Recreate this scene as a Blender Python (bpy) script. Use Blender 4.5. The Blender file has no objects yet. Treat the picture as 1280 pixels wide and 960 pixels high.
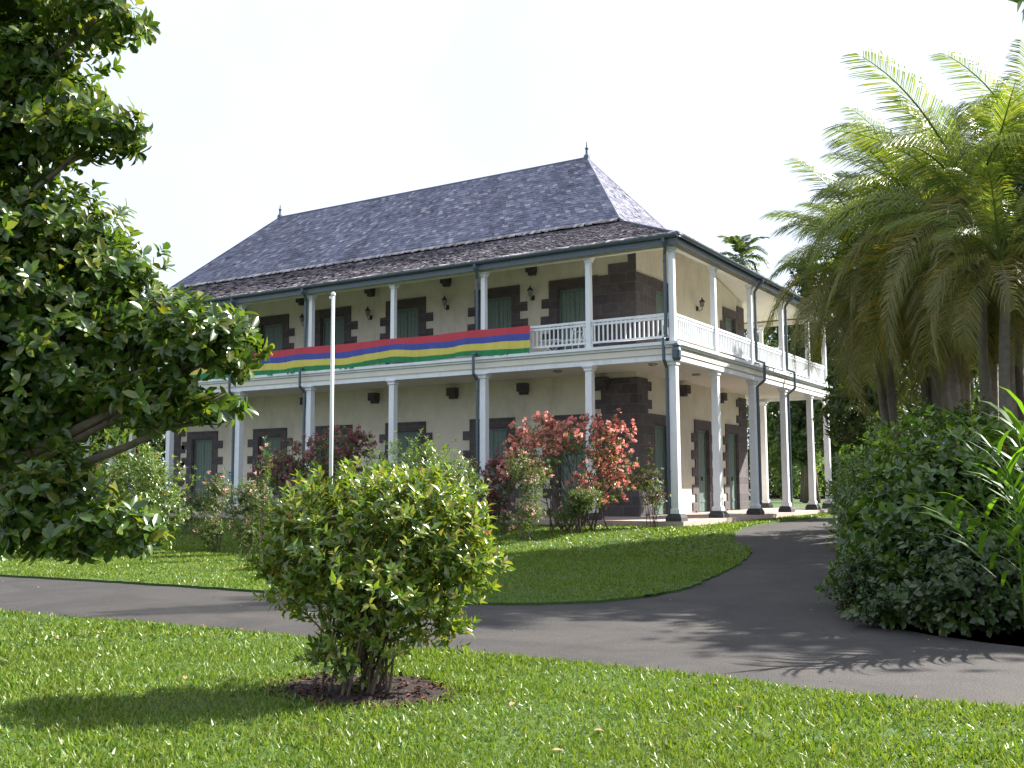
import bpy, bmesh, math, random
import numpy as np
from mathutils import Vector, Matrix

rng = np.random.default_rng(7)
random.seed(7)
SC = bpy.context.scene
COL = SC.collection

# ------------------------------------------------------------------ camera
F_PX, PITCH, ROLL, YAW = 1273.4, 0.0984, -0.0046, 0.5555
CAM = np.array([11.219, -26.757, 1.779])
fw = np.array([-math.sin(YAW), math.cos(YAW), 0.0])
rt = np.array([math.cos(YAW), math.sin(YAW), 0.0])
UP = np.array([0, 0, 1.0])
FWD = fw * math.cos(PITCH) + UP * math.sin(PITCH)
UPC = -fw * math.sin(PITCH) + UP * math.cos(PITCH)
CX = rt * math.cos(ROLL) + UPC * math.sin(ROLL)
CY = -rt * math.sin(ROLL) + UPC * math.cos(ROLL)
cam = bpy.data.cameras.new('camera')
camo = bpy.data.objects.new('camera', cam)
COL.objects.link(camo)
cam.sensor_width = 36
cam.lens = 36 * F_PX / 1280
cam.clip_end = 3000
camo.matrix_world = Matrix(((CX[0], CY[0], -FWD[0], CAM[0]), (CX[1], CY[1], -FWD[1], CAM[1]),
                            (CX[2], CY[2], -FWD[2], CAM[2]), (0, 0, 0, 1)))
SC.camera = camo

# ------------------------------------------------------------------ light
S = np.array([0.45, 0.66, 0.60]); S /= np.linalg.norm(S)
EL = math.asin(S[2]); AZ = math.atan2(S[0], S[1])
w = bpy.data.worlds.new('World'); SC.world = w; w.use_nodes = True
nt = w.node_tree; nt.nodes.clear()
out = nt.nodes.new('ShaderNodeOutputWorld'); bg = nt.nodes.new('ShaderNodeBackground')
sky = nt.nodes.new('ShaderNodeTexSky'); sky.sky_type = 'NISHITA'; sky.sun_disc = False
sky.sun_elevation = EL; sky.sun_rotation = AZ; sky.air_density = 1.0; sky.dust_density = 3.0; sky.ozone_density = 1.0
tc = nt.nodes.new('ShaderNodeTexCoord')
cn = nt.nodes.new('ShaderNodeTexNoise'); cn.inputs['Scale'].default_value = 2.2; cn.inputs['Detail'].default_value = 5
cmap = nt.nodes.new('ShaderNodeMapRange'); cmap.inputs['From Min'].default_value = 0.25; cmap.inputs['From Max'].default_value = 0.6
cmap.inputs['To Min'].default_value = 0.66; cmap.inputs['To Max'].default_value = 0.95
mix = nt.nodes.new('ShaderNodeMix'); mix.data_type = 'RGBA'
nt.links.new(tc.outputs['Generated'], cn.inputs['Vector'])
nt.links.new(cn.outputs['Fac'], cmap.inputs['Value'])
nt.links.new(cmap.outputs['Result'], mix.inputs['Factor'])
nt.links.new(sky.outputs['Color'], mix.inputs['A'])
mix.inputs['B'].default_value = (6.3, 6.95, 8.2, 1)      # thin bright cloud veil over the whole sky
nt.links.new(mix.outputs['Result'], bg.inputs['Color'])
bg.inputs['Strength'].default_value = 0.055
nt.links.new(bg.outputs['Background'], out.inputs['Surface'])
sl = bpy.data.lights.new('sun', 'SUN'); sl.energy = 4.8; sl.angle = math.radians(0.55); sl.color = (1.0, 0.955, 0.87)
so = bpy.data.objects.new('sun', sl); COL.objects.link(so)
so.rotation_euler = Vector(S).to_track_quat('Z', 'Y').to_euler(); so.location = (20, 0, 30)
vs = SC.view_settings
vs.view_transform = 'Standard'; vs.look = 'None'; vs.exposure = 1.68; vs.gamma = 1; vs.use_curve_mapping = False
SC.cycles.max_bounces = 8; SC.cycles.diffuse_bounces = 4; SC.cycles.glossy_bounces = 3
SC.cycles.transmission_bounces = 4; SC.cycles.transparent_max_bounces = 6
SC.cycles.use_denoising = True
SC.cycles.sample_clamp_indirect = 4

# ------------------------------------------------------------------ helpers
def smooth(t):
    t = np.clip(t, 0, 1); return t * t * (3 - 2 * t)
def zg(x, y):
    x = np.asarray(x, float); y = np.asarray(y, float)
    return 0.2 + 0.38 * smooth((y + 8) / 7.6)
def W(u, v, t):
    """point seen at photo pixel (u, v), t metres in front of the camera (horizontal depth)"""
    d = FWD + (u - 640) / F_PX * CX + (480 - v) / F_PX * CY
    return CAM + d * (t / (d[:2] @ fw[:2]))
def G(u, v):
    """where that sight line meets the terrain"""
    d = FWD + (u - 640) / F_PX * CX + (480 - v) / F_PX * CY
    z = 0.2
    for _ in range(60):
        p = CAM + d * ((z - CAM[2]) / d[2]); z = 0.6 * z + 0.4 * float(zg(p[0], p[1]))
    return p
def tag(o, label=None, cat=None, group=None, kind=None):
    if label: o['label'] = label
    if cat: o['category'] = cat
    if group: o['group'] = group
    if kind: o['kind'] = kind
    return o
def empty(name, loc, label, cat, group=None):
    o = bpy.data.objects.new(name, None); COL.objects.link(o); o.location = [float(c) for c in loc]
    o.empty_display_size = 0.2
    return tag(o, label, cat, group)
def link(name, me, mat=None, parent=None):
    """vertices are in world space; a parent Empty only carries a location"""
    o = bpy.data.objects.new(name, me); COL.objects.link(o)
    if mat: me.materials.append(mat)
    if parent:
        o.parent = parent
        off = -np.array(world_loc(parent)); o.location = [float(c) for c in off]
    return o
def world_loc(o):
    l = Vector(o.location)
    while o.parent: o = o.parent; l = l + o.location
    return l
def recentre(o):
    me = o.data
    if not len(me.vertices): return o
    a = np.empty(len(me.vertices) * 3); me.vertices.foreach_get('co', a); a = a.reshape(-1, 3)
    c = (a.min(0) + a.max(0)) / 2; c[2] = a[:, 2].min()
    me.vertices.foreach_set('co', (a - c).ravel()); me.update()
    o.location = o.location + Vector(c)
    return o

class MB:
    def __init__(s): s.v = []; s.f = []; s.mi = []; s.cur = 0
    def add(s, vs, fs):
        n = len(s.v); s.v += [tuple(map(float, p)) for p in vs]; s.f += [tuple(i + n for i in f) for f in fs]; s.mi += [s.cur] * len(fs)
    def box(s, x0, x1, y0, y1, z0, z1):
        x0, x1 = sorted((x0, x1)); y0, y1 = sorted((y0, y1)); z0, z1 = sorted((z0, z1))
        s.add([(x0, y0, z0), (x1, y0, z0), (x1, y1, z0), (x0, y1, z0), (x0, y0, z1), (x1, y0, z1), (x1, y1, z1), (x0, y1, z1)],
              [(0, 3, 2, 1), (4, 5, 6, 7), (0, 1, 5, 4), (1, 2, 6, 5), (2, 3, 7, 6), (3, 0, 4, 7)])
    def tube(s, pts, rad, n=8, cap=True):
        pts = [np.array(p, float) for p in pts]
        if not hasattr(rad, '__len__'): rad = [rad] * len(pts)
        vs = []; prev = None
        for i, p in enumerate(pts):
            d = pts[min(i + 1, len(pts) - 1)] - pts[max(i - 1, 0)]; d = d / (np.linalg.norm(d) + 1e-9)
            a = prev if prev is not None else (np.array([1, 0, 0.]) if abs(d[2]) > .8 else UP)
            x = np.cross(d, a); x /= np.linalg.norm(x) + 1e-9; y = np.cross(x, d); prev = y
            for k in range(n):
                th = 2 * math.pi * k / n; vs.append(p + rad[i] * (math.cos(th) * x + math.sin(th) * y))
        fs = []
        for i in range(len(pts) - 1):
            for k in range(n):
                fs.append((i * n + k, i * n + (k + 1) % n, (i + 1) * n + (k + 1) % n, (i + 1) * n + k))
        if cap: fs.append(tuple(range(n))[::-1]); fs.append(tuple((len(pts) - 1) * n + k for k in range(n)))
        s.add(vs, fs)
    def lathe(s, x, y, prof, n=14, square=False):
        if square: n = 4
        vs = []
        for r, z in prof:
            for k in range(n):
                th = 2 * math.pi * (k + .5 * square) / n; q = r * (math.sqrt(2) if square else 1)
                vs.append((x + q * math.cos(th), y + q * math.sin(th), z))
        fs = [(i * n + k, i * n + (k + 1) % n, (i + 1) * n + (k + 1) % n, (i + 1) * n + k) for i in range(len(prof) - 1) for k in range(n)]
        fs.append(tuple(range(n))[::-1]); fs.append(tuple((len(prof) - 1) * n + k for k in range(n)))
        s.add(vs, fs)
    def build(s, name, mats, parent=None, smooth_=False, origin=True):
        me = bpy.data.meshes.new(name); me.from_pydata(s.v, [], s.f)
        if not isinstance(mats, (list, tuple)): mats = [mats]
        for m in mats: me.materials.append(m)
        if len(mats) > 1: me.polygons.foreach_set('material_index', s.mi)
        if smooth_: me.polygons.foreach_set('use_smooth', [True] * len(me.polygons))
        me.update()
        o = link(name, me, None, parent)
        return recentre(o) if origin else o

# ------------------------------------------------------------------ materials
def nodes(name):
    m = bpy.data.materials.new(name); m.use_nodes = True
    n = m.node_tree.nodes; p = n['Principled BSDF']; return m, n, m.node_tree.links, p
def mat(name, col, rough=.7, var=.12, scale=3.0, bump=0.0, bscale=30, metal=0, dirt=None, dscale=1.2, spec=None):
    m, n, l, p = nodes(name)
    t = n.new('ShaderNodeTexCoord'); ns = n.new('ShaderNodeTexNoise'); ns.inputs['Scale'].default_value = scale; ns.inputs['Detail'].default_value = 8
    ns.inputs['Roughness'].default_value = .65
    l.new(t.outputs['Object'], ns.inputs['Vector'])
    r = n.new('ShaderNodeValToRGB'); c = np.array(col)
    r.color_ramp.elements[0].position = .3; r.color_ramp.elements[1].position = .7
    r.color_ramp.elements[0].color = (*(c * (1 - var)), 1); r.color_ramp.elements[1].color = (*np.minimum(c * (1 + var), .95), 1)
    l.new(ns.outputs['Fac'], r.inputs['Fac']); src = r.outputs['Color']
    if dirt is not None:
        d = n.new('ShaderNodeTexNoise'); d.inputs['Scale'].default_value = dscale; d.inputs['Detail'].default_value = 10; d.inputs['Roughness'].default_value = .75
        mp = n.new('ShaderNodeMapping'); mp.inputs['Scale'].default_value = (1, 1, .35); l.new(t.outputs['Object'], mp.inputs['Vector']); l.new(mp.outputs['Vector'], d.inputs['Vector'])
        rr = n.new('ShaderNodeMapRange'); rr.inputs['From Min'].default_value = .5; rr.inputs['From Max'].default_value = .75; rr.inputs['To Max'].default_value = .6
        l.new(d.outputs['Fac'], rr.inputs['Value'])
        mx = n.new('ShaderNodeMix'); mx.data_type = 'RGBA'; l.new(rr.outputs['Result'], mx.inputs['Factor']); l.new(src, mx.inputs['A']); mx.inputs['B'].default_value = (*dirt, 1)
        src = mx.outputs['Result']
    l.new(src, p.inputs['Base Color'])
    p.inputs['Roughness'].default_value = rough; p.inputs['Metallic'].default_value = metal
    if spec is not None: p.inputs['Specular IOR Level'].default_value = spec
    if bump:
        b = n.new('ShaderNodeBump'); b.inputs['Strength'].default_value = bump; b.inputs['Distance'].default_value = .02
        n2 = n.new('ShaderNodeTexNoise'); n2.inputs['Scale'].default_value = bscale; n2.inputs['Detail'].default_value = 6
        l.new(t.outputs['Object'], n2.inputs['Vector']); l.new(n2.outputs['Fac'], b.inputs['Height']); l.new(b.outputs['Normal'], p.inputs['Normal'])
    return m
def leafmat(name, cols, rough=.38, trans=.3, tcol=None, spec=.5):
    """colour differs from leaf to leaf"""
    m, n, l, p = nodes(name)
    g = n.new('ShaderNodeNewGeometry'); r = n.new('ShaderNodeValToRGB')
    while len(r.color_ramp.elements) < len(cols): r.color_ramp.elements.new(.5)
    for i, c in enumerate(cols):
        r.color_ramp.elements[i].position = i / (len(cols) - 1); r.color_ramp.elements[i].color = (*c, 1)
    l.new(g.outputs['Random Per Island'], r.inputs['Fac'])
    l.new(r.outputs['Color'], p.inputs['Base Color']); p.inputs['Roughness'].default_value = rough
    p.inputs['Specular IOR Level'].default_value = spec
    if trans:
        tr = n.new('ShaderNodeBsdfTranslucent'); mx = n.new('ShaderNodeMixShader'); mx.inputs[0].default_value = trans
        hs = n.new('ShaderNodeMix'); hs.data_type = 'RGBA'; hs.blend_type = 'MULTIPLY'; hs.inputs['Factor'].default_value = 1
        l.new(r.outputs['Color'], hs.inputs['A']); hs.inputs['B'].default_value = (*(tcol or (2.6, 2.4, .9)), 1)
        l.new(hs.outputs['Result'], tr.inputs['Color'])
        l.new(p.outputs[0], mx.inputs[1]); l.new(tr.outputs[0], mx.inputs[2]); l.new(mx.outputs[0], n['Material Output'].inputs['Surface'])
    return m
M = {}
M['cream'] = mat('cream_plaster', (.70, .655, .55), .9, .07, 1.5, .3, 40, dirt=(.36, .33, .26), dscale=1.1)
M['ceil'] = mat('ceiling_boards', (.68, .65, .58), .8, .05, 3)
M['white'] = mat('white_paint', (.72, .75, .79), .5, .05, 6, .1, 60, dirt=(.42, .45, .46), dscale=2.5)
M['pipe'] = mat('grey_pipe_paint', (.075, .105, .135), .45, .12, 8)
M['green'] = mat('green_shutter_paint', (.125, .185, .16), .55, .1, 5, dirt=(.08, .11, .10), dscale=3)
M['slab'] = mat('veranda_stone', (.42, .33, .30), .8, .15, 4, .3, 30)
M['plinth'] = mat('basalt_plinth', (.055, .055, .058), .85, .3, 8, .5, 25)
M['lamp'] = mat('lantern_iron', (.03, .03, .032), .5, .1)
M['glass'] = mat('lantern_glass', (.25, .27, .26), .15, .05)
M['bark'] = mat('bark', (.11, .085, .06), .9, .35, 9, .7, 25)
M['greybark'] = mat('grey_bark', (.30, .27, .235), .9, .3, 6, .8, 18, dirt=(.12, .11, .09), dscale=3)
M['palmbark'] = mat('palm_bark', (.13, .115, .09), .9, .25, 10, .6, 30)
M['twig'] = mat('twig', (.085, .06, .04), .85, .3, 20)
M['plastic'] = mat('white_plastic', (.78, .79, .80), .4, .03)
M['metalw'] = mat('flagpole_paint', (.72, .78, .76), .35, .04, 5)
M['board'] = mat('notice_board', (.42, .50, .46), .5, .05)
M['boardink'] = mat('notice_ink', (.02, .10, .07), .5, .1)
M['mulch'] = mat('mulch', (.022, .012, .009), .95, .5, 25, .9, 60)
M['soil'] = mat('soil', (.060, .048, .032), .95, .4, 2.2, .8, 30)
def stone_mat():
    m, n, l, p = nodes('basalt_blocks')
    t = n.new('ShaderNodeTexCoord'); sx = n.new('ShaderNodeSeparateXYZ'); l.new(t.outputs['Object'], sx.inputs[0])
    ad = n.new('ShaderNodeMath'); ad.operation = 'ADD'; l.new(sx.outputs[0], ad.inputs[0]); l.new(sx.outputs[1], ad.inputs[1])
    cb = n.new('ShaderNodeCombineXYZ'); l.new(ad.outputs[0], cb.inputs[0]); l.new(sx.outputs[2], cb.inputs[1])
    b = n.new('ShaderNodeTexBrick'); l.new(cb.outputs[0], b.inputs['Vector']); b.inputs['Scale'].default_value = 1
    b.inputs['Brick Width'].default_value = .62; b.inputs['Row Height'].default_value = .33; b.inputs['Mortar Size'].default_value = .012
    b.inputs['Color1'].default_value = (.070, .060, .066, 1); b.inputs['Color2'].default_value = (.118, .100, .108, 1); b.inputs['Mortar'].default_value = (.125, .112, .112, 1)
    b.inputs['Bias'].default_value = -.1
    ns = n.new('ShaderNodeTexNoise'); ns.inputs['Scale'].default_value = 7; ns.inputs['Detail'].default_value = 9; l.new(t.outputs['Object'], ns.inputs['Vector'])
    mr = n.new('ShaderNodeMapRange'); mr.inputs['To Min'].default_value = .6; mr.inputs['To Max'].default_value = 1.4; l.new(ns.outputs['Fac'], mr.inputs['Value'])
    mx = n.new('ShaderNodeVectorMath'); mx.operation = 'SCALE'; l.new(b.outputs['Color'], mx.inputs[0]); l.new(mr.outputs['Result'], mx.inputs['Scale'])
    l.new(mx.outputs[0], p.inputs['Base Color']); p.inputs['Roughness'].default_value = .85
    bp = n.new('ShaderNodeBump'); bp.inputs['Strength'].default_value = .5; bp.inputs['Distance'].default_value = .02
    l.new(ns.outputs['Fac'], bp.inputs['Height']); l.new(bp.outputs['Normal'], p.inputs['Normal'])
    return m
M['stone'] = stone_mat()
def shingle_mat(name, cols, rough):
    m, n, l, p = nodes(name)
    g = n.new('ShaderNodeNewGeometry'); r = n.new('ShaderNodeValToRGB')
    while len(r.color_ramp.elements) < len(cols): r.color_ramp.elements.new(.5)
    for i, (q, c) in enumerate(cols): r.color_ramp.elements[i].position = q; r.color_ramp.elements[i].color = (*c, 1)
    l.new(g.outputs['Random Per Island'], r.inputs['Fac'])
    t = n.new('ShaderNodeTexCoord'); ns = n.new('ShaderNodeTexNoise'); ns.inputs['Scale'].default_value = .7; ns.inputs['Detail'].default_value = 8; l.new(t.outputs['Object'], ns.inputs['Vector'])
    mr = n.new('ShaderNodeMapRange'); mr.inputs['From Min'].default_value = .3; mr.inputs['From Max'].default_value = .7; mr.inputs['To Min'].default_value = .88; mr.inputs['To Max'].default_value = 1.32
    l.new(ns.outputs['Fac'], mr.inputs['Value'])
    mx = n.new('ShaderNodeVectorMath'); mx.operation = 'SCALE'; l.new(r.outputs['Color'], mx.inputs[0]); l.new(mr.outputs['Result'], mx.inputs['Scale'])
    l.new(mx.outputs[0], p.inputs['Base Color']); p.inputs['Roughness'].default_value = rough; p.inputs['Specular IOR Level'].default_value = .15
    return m
M['shingle'] = shingle_mat('weathered_shingles', [(0, (.105, .108, .150)), (.5, (.150, .153, .205)), (.88, (.20, .20, .255)), (1, (.33, .32, .37))], .8)
M['shingle3'] = shingle_mat('lit_shingle_ends', [(0, (.16, .15, .155)), (.5, (.30, .28, .28)), (1, (.46, .43, .43))], .6)  # light catching the shingle ends, painted in as a paler tone
M['shingle2'] = shingle_mat('brown_shingles', [(0, (.06, .052, .062)), (.6, (.092, .080, .095)), (.9, (.135, .118, .13)), (1, (.26, .23, .24))], .6)
def asphalt():
    m, n, l, p = nodes('asphalt')
    t = n.new('ShaderNodeTexCoord')
    a = n.new('ShaderNodeTexNoise'); a.inputs['Distortion'].default_value = 1.2; a.inputs['Scale'].default_value = .7; a.inputs['Detail'].default_value = 9; a.inputs['Roughness'].default_value = .65; l.new(t.outputs['Object'], a.inputs['Vector'])
    r = n.new('ShaderNodeValToRGB'); r.color_ramp.elements[0].position = .3; r.color_ramp.elements[1].position = .72
    r.color_ramp.elements[0].color = (.018, .0165, .0175, 1); r.color_ramp.elements[1].color = (.050, .042, .037, 1); l.new(a.outputs['Fac'], r.inputs['Fac'])
    v = n.new('ShaderNodeTexVoronoi'); v.inputs['Scale'].default_value = 70; l.new(t.outputs['Object'], v.inputs['Vector'])
    mr = n.new('ShaderNodeMapRange'); mr.inputs['To Min'].default_value = .7; mr.inputs['To Max'].default_value = 1.35; mr.inputs['From Max'].default_value = .9
    l.new(v.outputs['Color'], mr.inputs['Value'])
    mx = n.new('ShaderNodeVectorMath'); mx.operation = 'SCALE'; l.new(r.outputs['Color'], mx.inputs[0]); l.new(mr.outputs['Result'], mx.inputs['Scale'])
    l.new(mx.outputs[0], p.inputs['Base Color']); p.inputs['Roughness'].default_value = .85
    b = n.new('ShaderNodeBump'); b.inputs['Strength'].default_value = .5; b.inputs['Distance'].default_value = .008; l.new(v.outputs['Distance'], b.inputs['Height']); l.new(b.outputs['Normal'], p.inputs['Normal'])
    return m
M['asphalt'] = asphalt()
def turf(name, c1, c2, c3):
    m, n, l, p = nodes(name)
    t = n.new('ShaderNodeTexCoord')
    a = n.new('ShaderNodeTexNoise'); a.inputs['Scale'].default_value = .5; a.inputs['Detail'].default_value = 6; l.new(t.outputs['Object'], a.inputs['Vector'])
    b = n.new('ShaderNodeTexNoise'); b.inputs['Scale'].default_value = 45; b.inputs['Detail'].default_value = 4; l.new(t.outputs['Object'], b.inputs['Vector'])
    r = n.new('ShaderNodeValToRGB'); r.color_ramp.elements[0].position = .35; r.color_ramp.elements[1].position = .65
    r.color_ramp.elements[0].color = (*c1, 1); r.color_ramp.elements[1].color = (*c2, 1); l.new(b.outputs['Fac'], r.inputs['Fac'])
    mx = n.new('ShaderNodeMix'); mx.data_type = 'RGBA'; l.new(r.outputs['Color'], mx.inputs['A']); mx.inputs['B'].default_value = (*c3, 1)
    mr = n.new('ShaderNodeMapRange'); mr.inputs['From Min'].default_value = .5; mr.inputs['From Max'].default_value = .75; mr.inputs['To Max'].default_value = .5
    l.new(a.outputs['Fac'], mr.inputs['Value']); l.new(mr.outputs['Result'], mx.inputs['Factor'])
    l.new(mx.outputs['Result'], p.inputs['Base Color']); p.inputs['Roughness'].default_value = .9
    bp = n.new('ShaderNodeBump'); bp.inputs['Strength'].default_value = .8; bp.inputs['Distance'].default_value = .03; l.new(b.outputs['Fac'], bp.inputs['Height']); l.new(bp.outputs['Normal'], p.inputs['Normal'])
    return m
M['turf'] = turf('turf', (.03, .065, .01), (.06, .125, .016), (.075, .09, .022))
M['grass'] = leafmat('grass_blades', [(.055, .105, .011), (.095, .175, .018), (.14, .225, .028), (.19, .22, .05)], .40, .32, (1.7, 1.6, .6), .4)
def patchy(m, scale=1.1, dry=(.17, .15, .05), amt=.55):
    n = m.node_tree.nodes; l = m.node_tree.links; p = n['Principled BSDF']; src = p.inputs['Base Color'].links[0].from_socket
    t = n.new('ShaderNodeTexCoord'); a = n.new('ShaderNodeTexNoise'); a.inputs['Scale'].default_value = scale; a.inputs['Detail'].default_value = 6; a.inputs['Roughness'].default_value = .7
    l.new(t.outputs['Object'], a.inputs['Vector']); r = n.new('ShaderNodeMapRange'); r.inputs['From Min'].default_value = .5; r.inputs['From Max'].default_value = .72; r.inputs['To Max'].default_value = amt
    l.new(a.outputs['Fac'], r.inputs['Value']); x = n.new('ShaderNodeMix'); x.data_type = 'RGBA'; l.new(r.outputs['Result'], x.inputs['Factor']); l.new(src, x.inputs['A']); x.inputs['B'].default_value = (*dry, 1)
    l.new(x.outputs['Result'], p.inputs['Base Color'])
patchy(M['grass'])
M['bigleaf'] = leafmat('glossy_dark_leaves', [(.024, .052, .013), (.044, .088, .017), (.075, .13, .02), (.14, .15, .03)], .27, .25, (3.0, 2.9, .8), .6)
M['ixleaf'] = leafmat('ixora_leaves', [(.05, .10, .016), (.09, .16, .022), (.13, .20, .03), (.22, .25, .04), (.16, .14, .03)], .24, .3, (2.0, 2.0, .7), .8)
M['rnleaf'] = leafmat('clipped_shrub_leaves', [(.04, .085, .018), (.075, .14, .025), (.13, .20, .035), (.17, .17, .05)], .32, .25, (2.0, 2.0, .7), .6)
M['rose'] = leafmat('rose_leaves', [(.04, .08, .025), (.07, .12, .035), (.10, .15, .05), (.12, .10, .05)], .4, .3)
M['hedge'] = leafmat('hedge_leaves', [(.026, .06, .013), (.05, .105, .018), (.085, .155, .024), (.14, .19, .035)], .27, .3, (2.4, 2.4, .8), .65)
M['hedgeshade'] = leafmat('shaded_hedge_leaves', [(.014, .032, .010), (.026, .055, .013), (.045, .085, .018), (.07, .09, .03)], .35, .2, (2.4, 2.4, .8), .5)  # darker leaf colours stand in for the shade at the hedge foot
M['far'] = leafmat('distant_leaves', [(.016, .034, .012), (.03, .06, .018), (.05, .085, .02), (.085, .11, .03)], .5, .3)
M['farlit'] = leafmat('sunlit_leaves', [(.06, .11, .03), (.11, .17, .05), (.18, .24, .08)], .5, .35, (2, 2, .9))  # lit version of the distant leaves: sunlight is put into the colour
M['palm'] = leafmat('palm_leaflets', [(.045, .08, .02), (.08, .125, .026), (.13, .17, .04), (.20, .19, .055)], .35, .42, (2.2, 2.2, .8))
M['palmy'] = leafmat('yellowing_palm_leaflets', [(.06, .09, .02), (.11, .135, .026), (.18, .17, .035), (.24, .17, .05)], .42, .35, (2.0, 1.9, .7))
M['blade'] = leafmat('strap_leaves', [(.05, .11, .015), (.09, .19, .02), (.15, .27, .03)], .5, .35, (1.8, 1.8, .6))
M['crinum'] = leafmat('crinum_leaves', [(.04, .08, .02), (.08, .13, .03), (.12, .17, .06)], .3, .3)
M['pink'] = leafmat('pink_sepals', [(.70, .18, .16), (.82, .33, .28), (.86, .48, .41), (.72, .18, .18)], .6, .35, (1.1, 1.0, 1.0))
M['mauve'] = leafmat('dusky_pink_sepals', [(.20, .07, .085), (.32, .12, .14), (.42, .19, .21)], .6, .3, (1.1, 1.0, 1.0))
M['rosepink'] = leafmat('rose_petals', [(.72, .22, .22), (.80, .42, .40), (.80, .62, .58)], .6, .3, (1.1, 1, 1))
M['red'] = leafmat('red_blossom', [(.45, .05, .02), (.60, .12, .05)], .6, .3, (1.1, 1, 1))
M['yellow'] = leafmat('yellow_blossom', [(.55, .42, .03), (.72, .58, .06)], .6, .3, (1.1, 1, 1))
M['croton'] = leafmat('croton_leaves', [(.40, .06, .02), (.50, .16, .04), (.20, .08, .03)], .35, .3, (1.3, 1.2, 1))
M['dry'] = leafmat('dry_leaf', [(.20, .11, .05), (.32, .22, .10), (.28, .08, .06)], .7, .1)

# ------------------------------------------------------------------ foliage tools
def unit(a): return a / (np.linalg.norm(a, axis=-1, keepdims=True) + 1e-9)
LEAF = (np.array([(0, 0, 0), (0, .5, -.03), (0, 1, -.16), (-.2, .46, .07), (.2, .46, .07)]), [(0, 4, 1), (4, 2, 1), (0, 1, 3), (1, 2, 3)])
WLEAF = (np.array([(0, 0, 0), (0, .55, -.03), (0, 1, -.14), (-.27, .34, .06), (-.25, .72, .02), (.27, .34, .06), (.25, .72, .02)]),
         [(0, 5, 1), (5, 6, 1), (6, 2, 1), (0, 1, 3), (3, 1, 4), (4, 1, 2)])
STRAP = (np.array([(-.03, 0, 0), (.03, 0, 0), (-.05, .4, .04), (.05, .4, .04), (-.035, .75, -.05), (.035, .75, -.05), (0, 1, -.22)]),
         [(0, 1, 3, 2), (2, 3, 5, 4), (4, 5, 6)])
GBL = (np.array([(-.09, 0, 0), (.09, 0, 0), (.05, .55, .03), (-.05, .55, .03), (0, 1, .14)]), [(0, 1, 2, 3), (3, 2, 4)])
PET = (np.array([(0, 0, 0), (-.4, .6, .1), (0, 1, -.1), (.4, .6, .1)]), [(0, 3, 2, 1)])
def scatter(name, tmpl, pos, dirs, nrm, size, mat_, parent=None, width=1.0):
    tv, tf = tmpl
    N = len(pos); k = len(tv)
    y = unit(dirs); x = unit(np.cross(y, nrm)); z = np.cross(x, y)
    size = np.broadcast_to(np.asarray(size, float), (N,))
    wv = np.broadcast_to(np.asarray(width, float), (N,))
    V = pos[:, None, :] + size[:, None, None] * (tv[None, :, 0:1] * wv[:, None, None] * x[:, None, :] + tv[None, :, 1:2] * y[:, None, :] + tv[None, :, 2:3] * z[:, None, :])
    V = V.reshape(-1, 3)
    me = bpy.data.meshes.new(name); me.vertices.add(len(V)); me.vertices.foreach_set('co', V.ravel())
    lens = np.array([len(f) for f in tf]); flat = np.concatenate([np.array(f) for f in tf])
    L = (flat[None, :] + (np.arange(N) * k)[:, None]).ravel()
    me.loops.add(len(L)); me.loops.foreach_set('vertex_index', L)
    tot = np.tile(lens, N); st = np.concatenate([[0], np.cumsum(tot)[:-1]])
    me.polygons.add(len(tot)); me.polygons.foreach_set('loop_start', st); me.polygons.foreach_set('loop_total', tot)
    me.update(calc_edges=True)
    return recentre(link(name, me, mat_, parent))
def rdir(n):
    a = rng.normal(size=(n, 3)); return unit(a)
def blob_tips(blobs, n, inner=.3, rough=.2):
    """blobs: (centre, (rx, ry, rz)); returns tip points and outward directions, lumpy"""
    vol = np.array([b[1][0] * b[1][2] + b[1][1] * b[1][2] for b in blobs]); pr = vol / vol.sum()
    P = []; D = []
    cs = np.array([b[0] for b in blobs]); rs = np.array([b[1] for b in blobs])
    idx = rng.choice(len(blobs), size=int(n * 1.6), p=pr)
    d = rdir(len(idx)); rad = np.where(rng.random(len(idx)) < inner, rng.uniform(.35, .9, len(idx)), rng.normal(1.0, .09, len(idx)))
    ph = rng.uniform(0, 6.28, (len(blobs), 3))[idx]
    lump = 1 + rough * (np.sin(d[:, 0] * 5.1 + ph[:, 0]) * np.sin(d[:, 2] * 5.7 + ph[:, 1]) + .6 * np.sin(d[:, 1] * 9.0 + d[:, 2] * 8 + ph[:, 2]))
    p = cs[idx] + d * rs[idx] * (rad * lump)[:, None]
    q = (p[:, None, :] - cs[None]) / rs[None]; inside = (np.linalg.norm(q, axis=2) < .72).sum(1)
    keep = (inside <= 0) | (rng.random(len(idx)) < inner)
    p = p[keep][:n]; d = unit(d[keep][:n] * rs[idx[keep][:n]] ** -0.5)
    return p, d
def rosettes(tips, axes, k, spread=(.9, 1.35), up=.35):
    """k leaves round each tip"""
    n = len(tips); a = unit(axes + np.array([0, 0, up]))
    h = np.where(np.abs(a[:, 2:3]) > .9, np.array([[1., 0, 0]]), np.array([[0, 0, 1.]]))
    x = unit(np.cross(a, h)); y = np.cross(a, x)
    ph = rng.uniform(0, 6.28, n)[:, None] + np.arange(k)[None] * 2.4 + rng.normal(0, .25, (n, k))
    th = rng.uniform(spread[0], spread[1], (n, k)) * np.linspace(.75, 1.1, k)[None]
    d = a[:, None] * np.cos(th)[..., None] + np.sin(th)[..., None] * (np.cos(ph)[..., None] * x[:, None] + np.sin(ph)[..., None] * y[:, None])
    p = tips[:, None] - a[:, None] * (np.arange(k)[None, :, None] * .012)
    nr = np.broadcast_to(a[:, None], d.shape) + rng.normal(0, .2, d.shape)
    return p.reshape(-1, 3), d.reshape(-1, 3), nr.reshape(-1, 3)
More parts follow.
